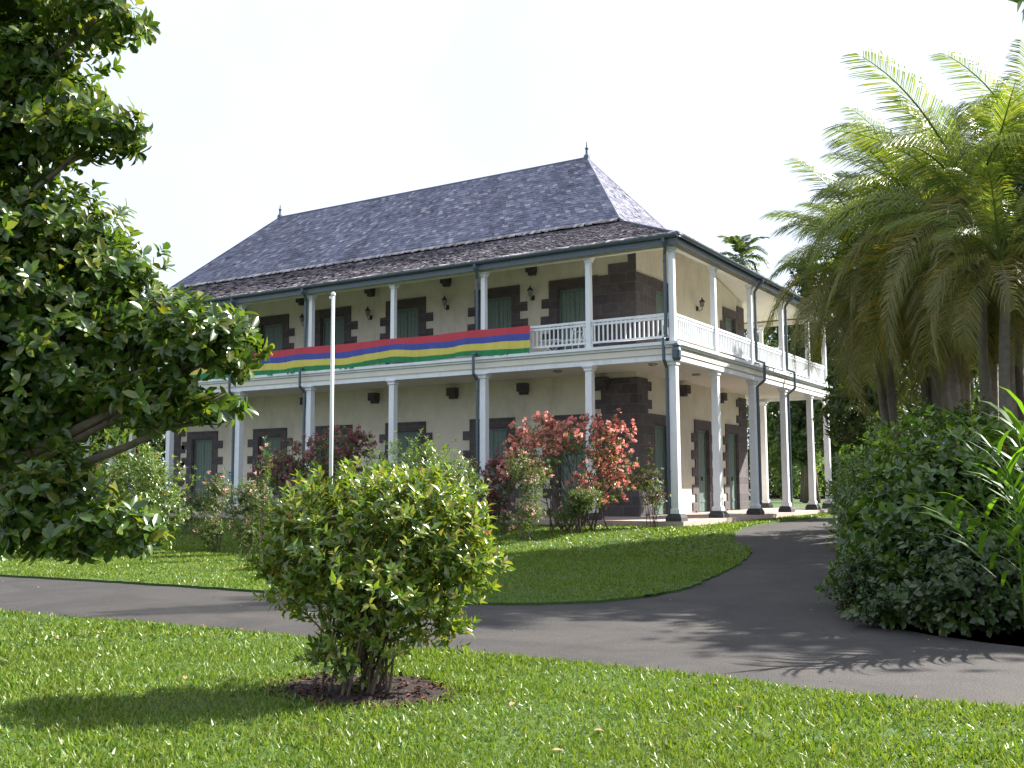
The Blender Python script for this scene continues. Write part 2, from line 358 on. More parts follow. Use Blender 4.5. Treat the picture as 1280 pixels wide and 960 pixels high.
def limbs(root, top, tips, r0, nmain=9, wob=.12, seed=1):
    """trunk + limbs to chosen points"""
    rs = np.random.default_rng(seed); m = MB(); root = np.array(root, float); top = np.array(top, float)
    n = 7; pts = [root + (top - root) * i / (n - 1) + (rs.normal(0, wob * .5, 3) * [1, 1, 0] if 0 < i else 0) for i in range(n)]
    rad = [r0 * (1.35 if i == 0 else 1 - .55 * i / (n - 1)) for i in range(n)]
    m.tube(pts, rad, 10)
    for t in tips:
        t = np.array(t); L0 = np.array([q[2] - (t[2] - .35 * np.linalg.norm((t - q)[:2])) for q in pts[1:]])
        i = 1 + int(np.argmin(np.abs(L0))); s = pts[i]
        mid = (s + t) / 2 + rs.normal(0, wob, 3) + np.array([0, 0, -.04 * np.linalg.norm(t - s)])
        q = [s, s * .6 + mid * .4, mid, mid * .45 + t * .55 + rs.normal(0, wob * .4, 3), t]; rr = rad[i] * .5
        m.tube(q, [rr, rr * .8, rr * .6, rr * .36, rr * .12], 6)
        for _ in range(3):
            e = t + rs.normal(0, 1, 3) * min(.15, .06 * np.linalg.norm(t - s))
            m.tube([mid * .3 + t * .7, mid * .1 + t * .4 + e * .5, e], [rr * .3, rr * .2, rr * .06], 5)
    return m

# ------------------------------------------------------------------ ground, road, lawns
gm = MB()
xs = np.concatenate([[-900, -300, -120], np.arange(-60, 61, 5), [120, 300, 900]]); ys = np.concatenate([[-600, -200, -60], np.arange(-40, 41, 2), [80, 150, 400, 1200]])
V = [(x, y, float(zg(x, y)) - .05) for y in ys for x in xs]; nx = len(xs)
gm.add(V, [(j * nx + i, j * nx + i + 1, (j + 1) * nx + i + 1, (j + 1) * nx + i) for j in range(len(ys) - 1) for i in range(nx - 1)])
tag(gm.build('ground', M['soil'], origin=False), kind='structure')

def sheet(name, poly, mat_, dz, rim=0.0, kind='structure', label=None):
    bm = bmesh.new()
    vs = [bm.verts.new((p[0], p[1], 0)) for p in poly]
    f = bm.faces.new(vs)
    if f.normal.z < 0: f.normal_flip()
    bmesh.ops.triangulate(bm, faces=[f])
    for yy in np.arange(-12, 4, .5):
        bmesh.ops.bisect_plane(bm, geom=bm.verts[:] + bm.edges[:] + bm.faces[:], plane_co=(0, yy, 0), plane_no=(0, 1, 0))
    be = [e for e in bm.edges if len(e.link_faces) == 1]
    for v in bm.verts: v.co.z = float(zg(v.co.x, v.co.y)) + dz
    if rim:
        r = bmesh.ops.extrude_edge_only(bm, edges=be)
        for v in r['geom']:
            if isinstance(v, bmesh.types.BMVert): v.co.z -= rim
    bmesh.ops.recalc_face_normals(bm, faces=bm.faces)
    me = bpy.data.meshes.new(name); bm.to_mesh(me); bm.free()
    return tag(link(name, me, mat_), kind=kind)
def spline(pts, n=8):
    pts = [np.array(p[:2], float) for p in pts]; o = []
    for i in range(len(pts) - 1):
        p0 = pts[max(i - 1, 0)]; p1 = pts[i]; p2 = pts[i + 1]; p3 = pts[min(i + 2, len(pts) - 1)]
        for k in range(n):
            t = k / n; o.append(.5 * ((2 * p1) + (-p0 + p2) * t + (2 * p0 - 5 * p1 + 4 * p2 - p3) * t * t + (-p0 + 3 * p1 - 3 * p2 + p3) * t ** 3))
    o.append(pts[-1]); return o
def jitter(line, a=.03):
    return [p + rng.normal(0, a, 2) for p in line]
near = [G(u, v)[:2] for u, v in ((1280, 884), (1100, 871), (930, 851), (800, 836), (680, 824), (560, 814), (390, 797), (200, 779), (0, 764))]
near = [near[0] + (near[0] - near[1]) * 3] + near + [near[-1] + (near[-1] - near[-2]) * 9]
far = [G(u, v)[:2] for u, v in ((0, 718), (160, 727), (330, 738), (500, 750), (610, 753), (700, 752), (770, 748), (850, 736), (900, 716), (930, 699), (939, 686))]
far = [far[0] + (far[0] - far[1]) * 4] + far + [np.array(p) for p in ((2.75, -3.2), (2.0, -.5), (1.35, 3), (1.15, 7), (1.3, 12), (1.2, 20), (.5, 40))]
nearS = jitter(spline(near, 14), .012); farS = jitter(spline(far, 12), .02)
# road: between the two edges, the branch closes on its right side under the shrubs
right = [(3.6, 40), (4.2, 20), (4.1, 12), (4.6, 4), (6.0, -4), (7.3, -10), (8.4, -14.2), (11, -15.6), (16, -15.7), (22, -15.6)]
rightS = jitter(spline(right, 10), .02)
off = lambda line, d: [np.array(p) + d for p in line]
roadpoly = [p + np.array([0, -.06]) for p in nearS[::-1]] + [p for p in rightS[::-1]] + [p + np.array([-.05, .05]) for p in farS[::-1]]
sheet('road', roadpoly, M['asphalt'], -.036)
lawnA = list(nearS) + [np.array(p) for p in ((-60, -40), (60, -40))]
sheet('front_lawn', lawnA, M['turf'], 0, .05)
lawnB = list(farS) + [np.array(p) for p in ((-40, 60), (-60, -14))]
sheet('house_lawn', lawnB, M['turf'], 0, .05)
rl = jitter(spline([(3.8, 40), (4.6, 20), (4.6, 14), (8, 14), (20, 16), (50, 30)], 6), .01) + [np.array((50, 60)), np.array((3.8, 60))]
sheet('back_lawn', rl, M['turf'], 0, .05)

def inpoly(P, poly):
    x, y = P[:, 0], P[:, 1]; poly = np.array(poly); c = np.zeros(len(P), bool); j = len(poly) - 1
    for i in range(len(poly)):
        xi, yi = poly[i]; xj, yj = poly[j]
        k = ((yi > y) != (yj > y)) & (x < (xj - xi) * (y - yi) / (yj - yi + 1e-12) + xi); c ^= k; j = i
    return c
def visible(P, m=60):
    d = np.c_[P, zg(P[:, 0], P[:, 1])] - CAM
    t = d @ FWD; u = 640 + F_PX * (d @ CX) / t; v = 480 - F_PX * (d @ CY) / t
    return (t > 1) & (u > -m - 60) & (u < 1280 + m) & (v < 960 + m + 40)
def grass(name, poly, bbox, dens, h, wd, dmin, dmax, hole=None):
    a = (bbox[1] - bbox[0]) * (bbox[3] - bbox[2]); n = int(a * dens)
    P = np.c_[rng.uniform(bbox[0], bbox[1], n), rng.uniform(bbox[2], bbox[3], n)]
    dist = np.linalg.norm(P - CAM[:2], axis=1)
    k = (dist > dmin) & (dist < dmax) & visible(P); P = P[k]; P = P[inpoly(P, poly)]
    if hole is not None: P = P[np.linalg.norm((P - hole[0]) / hole[1], axis=1) > 1 + rng.normal(0, .08, len(P))]
    # patchy height: thinner and lower in places
    f = np.sin(P[:, 0] * 1.7 + 2 * np.sin(P[:, 1] * 1.1)) * np.cos(P[:, 1] * 2.3 + np.sin(P[:, 0] * .9)); ff = 1 + .22 * f
    n = len(P); pos = np.c_[P, zg(P[:, 0], P[:, 1]) - .004]
    d = unit(np.c_[rng.normal(0, .75, n), rng.normal(0, .75, n), np.full(n, 1.0)])
    return pos, d, rdir(n), h * ff * rng.uniform(.5, 1.35, n), wd * rng.uniform(.7, 1.3, n)
BUSH = G(455, 862)
sets = [grass('g', lawnA, (-2, 14, -25.5, -18), 5200, .042, 1.0, 0, 6.3, (BUSH[:2], (.72, .54))),
        grass('g', lawnA, (-12, 14, -26, -17), 2600, .05, 1.4, 6.3, 11, (BUSH[:2], (.72, .54))),
        grass('g', lawnA, (-20, 14, -30, -14), 900, .05, 2.2, 11, 30)]
cat = [np.concatenate([s[i] for s in sets]) for i in range(5)]
gr = scatter('front_grass', GBL, *cat[:3], cat[3], M['grass'], width=cat[4])
tag(gr, kind='stuff')
sets = [grass('g', lawnB, (-14, 7, -18, -6), 800, .05, 2.2, 0, 60), grass('g', lawnB, (-30, 7, -8, 0), 330, .06, 3.2, 0, 60), grass('g', lawnB, (0, 5, -2, 22), 250, .07, 3.5, 0, 80)]
cat = [np.concatenate([s[i] for s in sets]) for i in range(5)]
gr = scatter('lawn_grass', GBL, *cat[:3], cat[3], M['grass'], width=cat[4]); tag(gr, kind='stuff')

# ------------------------------------------------------------------ the house
house = empty('colonial_house', (-13.8, 8, .58), 'two-storey cream colonial house with grey shingled hip roof and wraparound veranda', 'house')
WX, WL, WY, WB = -2.67, -24.93, 3.28, 13.8
Z0, Z1, Z2, Z3 = .74, 5.40, 5.74, 9.2
FR = [0, -2.67, -6.42, -10.07, -13.78, -17.3, -21.12, -24.6, -27.6]
SD = [0, 3.28, 6.74, 10.23, 13.66, 16.09]
def facade(axis, fixed, a0, a1, z0, z1, ops, th, m):
    """wall panel pieces round openings; ops = (a_lo, a_hi, z_lo, z_hi)"""
    def bx(p, q, zz0, zz1):
        if q - p < .01 or zz1 - zz0 < .01: return
        if axis == 'x': m.box(p, q, fixed, fixed + th, zz0, zz1)
        else: m.box(fixed, fixed + th, p, q, zz0, zz1)
    c = a0
    for lo, hi, zl, zh in sorted(ops):
        bx(c, lo, z0, z1); bx(lo, hi, zh, z1); bx(lo, hi, z0, zl); c = hi
    bx(c, a1, z0, z1)
FX_LO = [-23.0, -19.02, -15.59, -12.08, -8.25, -4.97]
FX_UP = [-23.0, -19.02, -15.72, -12.10, -8.02, -4.96]
SY_LO = [5.12, 8.95, 12.17]; SY_UP = [5.4, 12.2]
HW = .62
TOPL, TOPU = 3.78, 8.42
ops_f_lo = [(x - HW, x + HW, Z0, TOPL) for x in FX_LO]; ops_f_up = [(x - HW, x + HW, Z2, TOPU) for x in FX_UP]
ops_s_lo = [(y - .56, y + .56, Z0, TOPL) for y in SY_LO]; ops_s_up = [(y - .56, y + .56, Z2, TOPU) for y in SY_UP]
m = MB()
for (z0, z1, of, os_) in ((Z0, Z1, ops_f_lo, ops_s_lo), (Z2, Z3, ops_f_up, ops_s_up)):
    facade('x', WY, WL, WX, z0, z1, of, .4, m)
    facade('y', WX, WY + .4, WB, z0, z1, os_, -.4, m)
    m.box(WL, WX - .4, WB - .4, WB, z0, z1); m.box(WL, WL + .4, WY + .4, WB - .4, z0, z1)
    m.box(WL + .4, WX - .4, WY + 1.2, WY + 1.3, z0, z1)       # inner wall behind the shutters
def prism_x(m, x0, x1, yz):
    n = len(yz); m.add([(x0, y, z) for y, z in yz] + [(x1, y, z) for y, z in yz], [tuple(range(n))[::-1], tuple(range(n, 2 * n))] + [(i, (i + 1) % n, n + (i + 1) % n, n + i) for i in range(n)])
gab = [(WY + .4, 9.2), (WB - .02, 9.2), (9.2, 10.12), (WY + .4, 10.12)]
prism_x(m, WX - .4, WX, gab); prism_x(m, WL, WL + .4, gab); m.box(WL, WX, WY, WY + .4, 9.2, 10.12)
m.box(WL + .1, WX - .35, 2.72, 9.2, 10.121, 10.16)
m.build('wall', M['cream'], house)

# stone surrounds, quoins
def sbox(m, axis, fixed, out_, a0, a1, z0, z1):
    if axis == 'x': m.box(a0, a1, fixed - out_, fixed + .02, z0, z1)
    else: m.box(fixed - .02, fixed + out_, a0, a1, z0, z1)
def surround(axis, fixed, c, hw, z0, top, teeth, step, first, sides=(1, 1), fr=.32):
    m = MB(); T = top + .32
    sbox(m, axis, fixed, .045, c - hw - fr, c - hw, z0, top); sbox(m, axis, fixed, .045, c + hw, c + hw + fr, z0, top)
    sbox(m, axis, fixed, .045, c - hw - fr, c + hw + fr, top, T)
    z = T - first
    for k in range(teeth):
        for s, on in ((-1, sides[0]), (1, sides[1])):
            if on:
                e = c + s * (hw + fr); l = .30 + rng.uniform(-.03, .03)
                sbox(m, axis, fixed, .045, min(e, e + s * l), max(e, e + s * l), z - .32, z)
        z -= step
    # reveal: stone lining of the opening
    if axis == 'x': m.box(c - hw, c - hw + .04, fixed + .003, fixed + .36, z0, top - .04); m.box(c + hw - .04, c + hw, fixed + .003, fixed + .36, z0, top - .04); m.box(c - hw, c + hw, fixed + .003, fixed + .36, top - .04, top - .001)
    else: m.box(fixed - .36, fixed - .003, c - hw, c - hw + .04, z0, top - .04); m.box(fixed - .36, fixed - .003, c + hw - .04, c + hw, z0, top - .04); m.box(fixed - .36, fixed - .003, c - hw, c + hw, top - .04, top - .001)
    return m.build('stone_surround', M['stone'], house)
def door(axis, fixed, c, hw, z0, top):
    """double plank shutter set back in its opening"""
    root = MB(); hw -= .04; top -= .04
    def bx(m, a0, a1, d0, d1, zz0, zz1):
        if axis == 'x': m.box(a0, a1, fixed + d0, fixed + d1, zz0, zz1)
        else: m.box(fixed - d1, fixed - d0, a0, a1, zz0, zz1)
    bx(root, c - hw, c - hw + .06, .08, .16, z0, top); bx(root, c + hw - .06, c + hw, .08, .16, z0, top); bx(root, c - hw + .06, c + hw - .06, .08, .16, top - .07, top)
    d = root.build('door', M['green'], house)
    for s in (-1, 1):
        lf = MB(); lo, hi = (c - hw + .07, c - .006) if s < 0 else (c + .006, c + hw - .07); n = 3; wdt = (hi - lo) / n
        for k in range(n): bx(lf, lo + k * wdt + .006, lo + (k + 1) * wdt - .006, .11, .14, z0 + .02, top - .08)
        for zz in (z0 + .35, (z0 + top) / 2, top - .45): bx(lf, lo + .01, hi - .01, .095, .108, zz, zz + .1)
        bx(lf, lo, hi, .142, .15, z0 + .02, top - .08)
        o = lf.build('shutter', M['green'], None); o.parent = d; o.location = o.location - world_loc(d)
    h = MB(); bx(h, c + .05, c + .08, .05, .095, z0 + 1.15, z0 + 1.3)
    o = h.build('handle', M['lamp'], None); o.parent = d; o.location = o.location - world_loc(d)
    return d
for x in FX_LO:
    last = x == FX_LO[-1]
    surround('x', WY, x, HW, Z0, TOPL, 5, .68, .42, (1, 0 if last else 1)); door('x', WY, x, HW, Z0, TOPL)
for x in FX_UP:
    last = x == FX_UP[-1]
    surround('x', WY, x, HW, Z2, TOPU, 4, .60, .62, (1, 0 if last else 1)); door('x', WY, x, HW, Z2, TOPU)
for y in SY_LO:
    surround('y', WX, y, .56, Z0, TOPL, 5, .62, .5, (0 if y < 6 else 1, 0 if y > 12 else 1), fr=.26); door('y', WX, y, .56, Z0, TOPL)
for y in SY_UP:
    surround('y', WX, y, .56, Z2, TOPU, 4, .60, .6, (0 if y < 6 else 1, 0 if y > 12 else 1), fr=.26); door('y', WX, y, .56, Z2, TOPU)
# corner piers of basalt blocks (front right corner lower and upper, rear right corner)
q = MB(); o_ = .045; C1, C2 = -4.97 + HW + .32, -4.96 + HW + .32
sbox(q, 'x', WY, o_, C1, WX + o_, Z0, TOPL + .32); sbox(q, 'y', WX, o_, WY + .02, SY_LO[0] - .82, Z0, TOPL + .32)
sbox(q, 'x', WY, o_, -3.95, WX + o_, TOPL + .32, Z1 - .16); sbox(q, 'y', WX, o_, WY + .02, 4.05, TOPL + .32, Z1 - .16)
for i, z in enumerate((4.25, 4.85)):
    sbox(q, 'x', WY, o_, -4.28, -3.95, z, z + .30); sbox(q, 'y', WX, o_, 4.05, 4.36, z, z + .30)
q.build('corner_quoin', M['stone'], house)
q = MB()
sbox(q, 'x', WY, o_, C2, WX + o_, Z2, 8.70); sbox(q, 'y', WX, o_, WY + .02, SY_UP[0] - .82, Z2, 8.72)
sbox(q, 'x', WY, o_, -3.62, WX + o_, 8.70, 9.05); sbox(q, 'x', WY, o_, -2.9, WX + o_, 9.05, 9.32)
q.build('corner_quoin', M['stone'], house)
q = MB()
sbox(q, 'y', WX, o_, SY_LO[2] + .82, WB, Z0, Z1 - .16)
for z in (4.2, 4.85): sbox(q, 'y', WX, o_, SY_LO[2] + .5, SY_LO[2] + .82, z, z + .3)
sbox(q, 'y', WX, o_, SY_UP[1] + .82, WB, Z2, 9.0)
q.build('corner_quoin', M['stone'], house)
q = MB(); sbox(q, 'x', WY, o_, WL - o_, WL + .55, Z0, Z1 - .1)
for k in range(6): sbox(q, 'x', WY, o_, WL + .55, WL + .85, Z0 + .3 + k * .72, Z0 + .62 + k * .72)
q.build('corner_quoin', M['stone'], house)
# stone corbels
def hit(u, v, ax, val):
    d = FWD + (u - 640) / F_PX * CX + (480 - v) / F_PX * CY; return CAM + d * ((val - CAM[ax]) / d[ax])
def corbel(x, y, z, axis, s=.30):
    m = MB()
    if axis == 'x':
        m.box(x - s / 2, x + s / 2, WY - .30, WY, z - .12, z + s * .5); m.box(x - s / 2 + .03, x + s / 2 - .03, WY - .18, WY, z - .22, z - .12)
    else:
        m.box(WX, WX + .30, y - s / 2, y + s / 2, z - .12, z + s * .5); m.box(WX, WX + .18, y - s / 2 + .03, y + s / 2 - .03, z - .22, z - .12)
    m.build('corbel', M['stone'], house)
for u, v in ((300, 504), (381, 499), (466, 495), (564.5, 489), (652.5, 482), (751, 478)):
    p = hit(u, v, 1, WY - .2); corbel(p[0], 0, Z1 - .32, 'x', .34 if u < 700 else .42)
for u, v in ((375, 388), (461, 373), (556, 361), (663, 344), (300, 396)):
    p = hit(u, v, 1, WY - .2); corbel(p[0], 0, 9.22, 'x')
for u, v in ((858, 481), (904, 489.5)):
    p = hit(u, v, 0, WX + .2); corbel(0, p[1], Z1 - .32, 'y', .34)

# floors, ceiling and edge mouldings
m = MB(); m.box(FR[-1] - .35, .3, -.25, 16.35, .35, Z0); m.build('veranda_floor', M['slab'], house)
m = MB(); m.box(FR[-1] - .1, .1, -.1, 16.19, Z1 + .001, Z2 - .001)
m.build('balcony_slab', M['ceil'], house)
m = MB(); X0, X1_, Y0_, Y1_ = FR[-1], 0, 0, 16.09
def ring(m, o1, o2, z0, z1):
    """rectangular ring of four boxes; o1 outer offset, o2 inner offset"""
    m.box(X0 - o1, X1_ + o1, Y0_ - o1, Y0_ - o2, z0, z1); m.box(X0 - o1, X1_ + o1, Y1_ + o2, Y1_ + o1, z0, z1)
    m.box(X1_ + o2, X1_ + o1, Y0_ - o2 + .0005, Y1_ + o2 - .0005, z0, z1); m.box(X0 - o1, X0 - o2, Y0_ - o2 + .0005, Y1_ + o2 - .0005, z0, z1)
ring(m, .24, .102, 5.70, 5.79); ring(m, .17, .102, 5.63, 5.698); ring(m, .10, -.08, 5.27, 5.398)
m.build('balcony_moulding', M['white'], house)
m = MB(); ring(m, .13, .104, 5.44, 5.60); m.build('balcony_fascia', M['ceil'], house)
m = MB(); ring(m, .09, -.09, 8.52, 8.70); m.build('eave_beam', M['ceil'], house)

# columns
def column(x, y, z0, z1, r, low):
    m = MB()
    if low: m.lathe(x, y, [(r * 1.35, z0), (r * 1.35, z0 + .1), (r, z0 + .16), (r * .92, z1 - .3), (r * .92, z1 - .16), (r * 1.2, z1 - .14), (r * 1.2, z1 - .09), (r * 1.6, z1 - .03), (r * 1.6, z1)], square=True)
    else: m.lathe(x, y, [(r, z0), (r * .92, z1 - .22), (r * .92, z1 - .14), (r * 1.25, z1 - .13), (r * 1.2, z1 - .08), (r * 1.7, z1 - .02), (r * 1.7, z1)], square=True)
    m.build('column', M['white'], house)
    if low:
        m = MB(); m.lathe(x, y, [(.235, .45), (.235, .84), (.18, .95)], square=True); m.build('plinth', M['plinth'], house)
pos = [(x, 0) for x in FR] + [(0, y) for y in SD[1:]] + [(x, SD[-1]) for x in FR[1:]] + [(FR[-1], y) for y in SD[1:-1]] + [(-26.35, 0)]
for x, y in pos:
    column(x, y, .95, 5.27, .112, True); column(x, y, 5.79, 8.52, .082, False)
# railings, one per bay
def railing(p, q):
    p = np.array(p, float); q = np.array(q, float); L = np.linalg.norm(q - p); d = (q - p) / L; m = MB()
    ax = abs(d[0]) > .5
    def seg(a, b, w_, z0, z1):
        A = p + d * a; B = p + d * b
        if ax: m.box(A[0], B[0], A[1] - w_, A[1] + w_, z0, z1)
        else: m.box(A[0] - w_, A[0] + w_, A[1], B[1], z0, z1)
    seg(.1, L - .1, .045, 6.56, 6.63); seg(.1, L - .1, .03, 6.47, 6.53); seg(.1, L - .1, .03, 5.93, 5.99)
    n = max(2, int((L - .2) / .145))
    for k in range(n):
        a = .1 + (L - .2) * (k + .5) / n; seg(a - .02, a + .02, .016, 5.99, 6.56)
    m.build('railing', M['white'], house)
fx = [x for x in FR]
for i in range(len(fx) - 1): railing((fx[i], 0), (fx[i + 1], 0)); railing((fx[i], 16.09), (fx[i + 1], 16.09))
for i in range(len(SD) - 1): railing((0, SD[i]), (0, SD[i + 1])); railing((FR[-1], SD[i]), (FR[-1], SD[i + 1]))

# roof: shingles laid course by course on each plane
RR, RL = np.array([-5.8, 6.0, 13.83]), np.array([-21.4, 6.0, 13.83])
BZ = 10.42; bFR, bFL, bRR, bRL = [np.array(p) for p in ((-2.96, 2.8, BZ), (-24.8, 2.8, BZ), (-2.96, 9.2, BZ), (-24.8, 9.2, BZ))]
EZ = 8.80; e = .34; eFR, eFL, eRR, eRL = [np.array(p) for p in ((e, -e, EZ), (-27.6 - e, -e, EZ), (e, 16.09 + e, EZ), (-27.6 - e, 16.09 + e, EZ))]
def shingles(m, eL, eR, tL, tR, course, wd, lift, tilt, seed, skip=None):
    """quad plane eave-left, eave-right, top-left, top-right; each shingle is its own tilted slab"""
    rs = np.random.default_rng(seed)
    up = (tL + tR) / 2 - (eL + eR) / 2; H = np.linalg.norm(up); nrm = np.cross(eR - eL, up); nrm /= np.linalg.norm(nrm)
    if nrm[2] < 0: nrm = -nrm
    n = int(H / course)
    for j in range(n):
        f0, f1 = j / n, min((j + 1.35) / n, 1)
        A0, B0 = eL + (tL - eL) * f0, eR + (tR - eR) * f0; A1, B1 = eL + (tL - eL) * f1, eR + (tR - eR) * f1
        L = np.linalg.norm(B0 - A0); k = max(1, int(L / wd)); cuts = np.linspace(0, 1, k + 1); cuts[1:-1] += rs.normal(0, .12, k - 1) / k
        for i in range(k):
            a, b = cuts[i], cuts[i + 1] - .012 * wd / max(L, .1); hh = lift * rs.uniform(.6, 1.5); tw = rs.normal(0, tilt)
            dn = (up / H) * (-rs.uniform(0, .25) * course)
            p0 = A0 + (B0 - A0) * a + nrm * (hh + tw) + dn; p1 = A0 + (B0 - A0) * b + nrm * (hh - tw) + dn
            # keep the head of the slab inside the trapezoid
            p2 = A1 + (B1 - A1) * min(max(a * 1.0, 0), 1) ; p3 = A1 + (B1 - A1) * b
            m.add([p0, p1, p3, p2, p0 - nrm * .03, p1 - nrm * .03], [(0, 1, 2, 3), (4, 5, 1, 0)])
def plane(m, pts, d=.04):
    m.add([np.array(p) - np.array([0, 0, d]) for p in pts], [tuple(range(len(pts)))])
def course_row(a, b, dn, seed):
    rs = np.random.default_rng(seed); a = np.array(a, float); b = np.array(b, float); dn = np.array(dn, float); L = np.linalg.norm(b - a); n = int(L / .15); nz = np.array([0, 0, 1.])
    for i in range(n):
        p = a + (b - a) * i / n; q = a + (b - a) * (i + .97) / n; l = dn * rs.uniform(.7, 1.25); h = nz * rs.uniform(.0, .03)
        m.add([p + l + h, q + l + h + nz * rs.normal(0, .012), q + nz * .035, p + nz * .035, p + l + h - nz * .04, q + l + h - nz * .04], [(0, 1, 2, 3), (4, 5, 1, 0)])
m = MB()
shingles(m, bFL, bFR, RL, RR, .155, .20, .012, .006, 1); shingles(m, bFR, bRR, RR, RR + [0, .01, 0], .155, .20, .012, .006, 2)
shingles(m, bRR, bRL, RR, RL, .3, .4, .012, .004, 3); shingles(m, bRL, bFL, RL + [0, .01, 0], RL, .3, .4, .012, .004, 4)
plane(m, [bFL, bFR, RR, RL]); plane(m, [bFR, bRR, RR]); plane(m, [bRR, bRL, RL, RR]); plane(m, [bRL, bFL, RL])
m.cur = 1; course_row(bFL, bFR, (0, -.17, -.085), 1); course_row(bFR, bRR, (.17, 0, -.085), 2)
roof = m.build('roof', [M['shingle'], M['shingle3']], house)
m = MB(); u_ = np.array([0, 0, -.10])
shingles(m, eFL, eFR, bFL + u_, bFR + u_, .19, .13, .022, .010, 5); shingles(m, eFR, eRR, bFR + u_, bRR + u_, .19, .13, .022, .010, 6)
shingles(m, eRR, eRL, bRR + u_, bRL + u_, .35, .35, .02, .006, 7); shingles(m, eRL, eFL, bRL + u_, bFL + u_, .35, .35, .02, .006, 8)
for a, b, c, d in ((eFL, eFR, bFR, bFL), (eFR, eRR, bRR, bFR), (eRR, eRL, bRL, bRR), (eRL, eFL, bFL, bRL)): plane(m, [a, b, c + u_, d + u_])
m.cur = 1; k_ = np.array([0, 0, .03]); course_row(eFL + k_ + [0, .10, .05], eFR + k_ + [0, .10, .05], (0, -.15, -.03), 3); course_row(eFR + k_ + [-.1, 0, .05], eRR + k_ + [-.1, 0, .05], (.15, 0, -.03), 4)
m.build('veranda_roof', [M['shingle2'], M['shingle3']], house)
m = MB()
for a, b, c, d in ((eFL, eFR, bFR, bFL), (eFR, eRR, bRR, bFR), (eRR, eRL, bRL, bRR), (eRL, eFL, bFL, bRL)): plane(m, [a, b, c + u_, d + u_], .12)
m.build('veranda_ceiling', M['ceil'], house)
# ridge caps
m = MB(); m.tube([RL, RR], .05, 8); m.tube([RR, bFR], .035, 8); m.tube([RL, bFL], .035, 8); m.tube([RR, bRR], .035, 8); m.tube([bFR + u_ * .7, eFR + [0, 0, .03]], .035, 8); m.tube([bFL + u_ * .7, eFL + [0, 0, .03]], .035, 8)
m.build('ridge_cap', M['shingle'], house)
for R_, h_ in ((RR, .62), (RL, .58)):
    m = MB(); m.lathe(R_[0], R_[1], [(.13, R_[2] - .12), (.12, R_[2] + .08), (.05, R_[2] + .16), (.045, R_[2] + .30), (.075, R_[2] + .36), (.03, R_[2] + .42), (.015, R_[2] + h_)], 10)
    m.build('finial', M['pipe'], house)
# gutters and downpipes
def gutter(a, b, z):
    m = MB(); a = np.array(a, float); b = np.array(b, float); d = (b - a) / np.linalg.norm(b - a); s = np.array([d[1], -d[0]])
    prof = [(math.cos(t) * .085, math.sin(t) * .085) for t in np.linspace(math.pi, 2 * math.pi, 8)]
    vs = []
    for P in (a, b):
        for px, pz in prof: vs.append((P[0] + s[0] * px, P[1] + s[1] * px, z + pz))
        for px, pz in prof[::-1]: vs.append((P[0] + s[0] * px * .9, P[1] + s[1] * px * .9, z + pz * .9 + .002))
    n = 16; m.add(vs, [(k, (k + 1) % n, n + (k + 1) % n, n + k) for k in range(n)] + [tuple(range(n)), tuple(range(n, 2 * n))])
    m.build('gutter', M['pipe'], house)
gutter((FR[-1] - .34, -.40), (.36, -.40), 8.80); gutter((.43, -.34), (.43, 16.4), 8.78)
m = MB(); m.box(FR[-1] - .32, .33, -.33, -.30, 8.54, 8.78); m.box(.30, .33, -.299, 16.4, 8.54, 8.78); m.build('eave_fascia', M['pipe'], house)
def downpipe(x, y, dx, dy, ox, oy):
    """from the gutter, swan neck in to the column, round the balcony edge, down to the ground"""
    m = MB(); r = .05; cx, cy = x + ox, y + oy; ex, ey = x + dx * .42, y + dy * .42; fx_, fy_ = x + dx * .30 + ox * .8, y + dy * .30 + oy * .8
    m.tube([(ex + ox * .3, ey + oy * .3, 8.72), (ex + ox * .3, ey + oy * .3, 8.62), (ex * .5 + cx * .5, ey * .5 + cy * .5, 8.48), (cx, cy, 8.32), (cx, cy, 7.5), (cx, cy, 6.2), (cx, cy, 5.95),
            (fx_, fy_, 5.84), (fx_, fy_, 5.4), (fx_, fy_, 5.26), (cx, cy, 5.05), (cx, cy, 4), (cx, cy, 2), (cx, cy, .66)], r, 8)
    for z in (8.1, 7.0, 4.7, 3.4, 2.1, 1.1): m.lathe(cx, cy, [(r + .012, z), (r + .012, z + .04)], 8)
    m.build('downpipe', M['pipe'], house, smooth_=False)
for x in (FR[0], FR[2], FR[4], FR[5], FR[7]): downpipe(x, 0, 0, -1, -.19 if x else -.16, -.12 if x else -.12)
downpipe(FR[0], SD[2], 1, 0, .12, .20); downpipe(FR[0], SD[3], 1, 0, .12, .20)
# scroll block at the outer corner of the balcony
m = MB(); m.lathe(.17, -.17, [(.09, 5.22), (.13, 5.30), (.13, 5.52), (.10, 5.60), (.12, 5.66), (.06, 5.74)], 12); m.build('corner_bracket', M['pipe'], house)

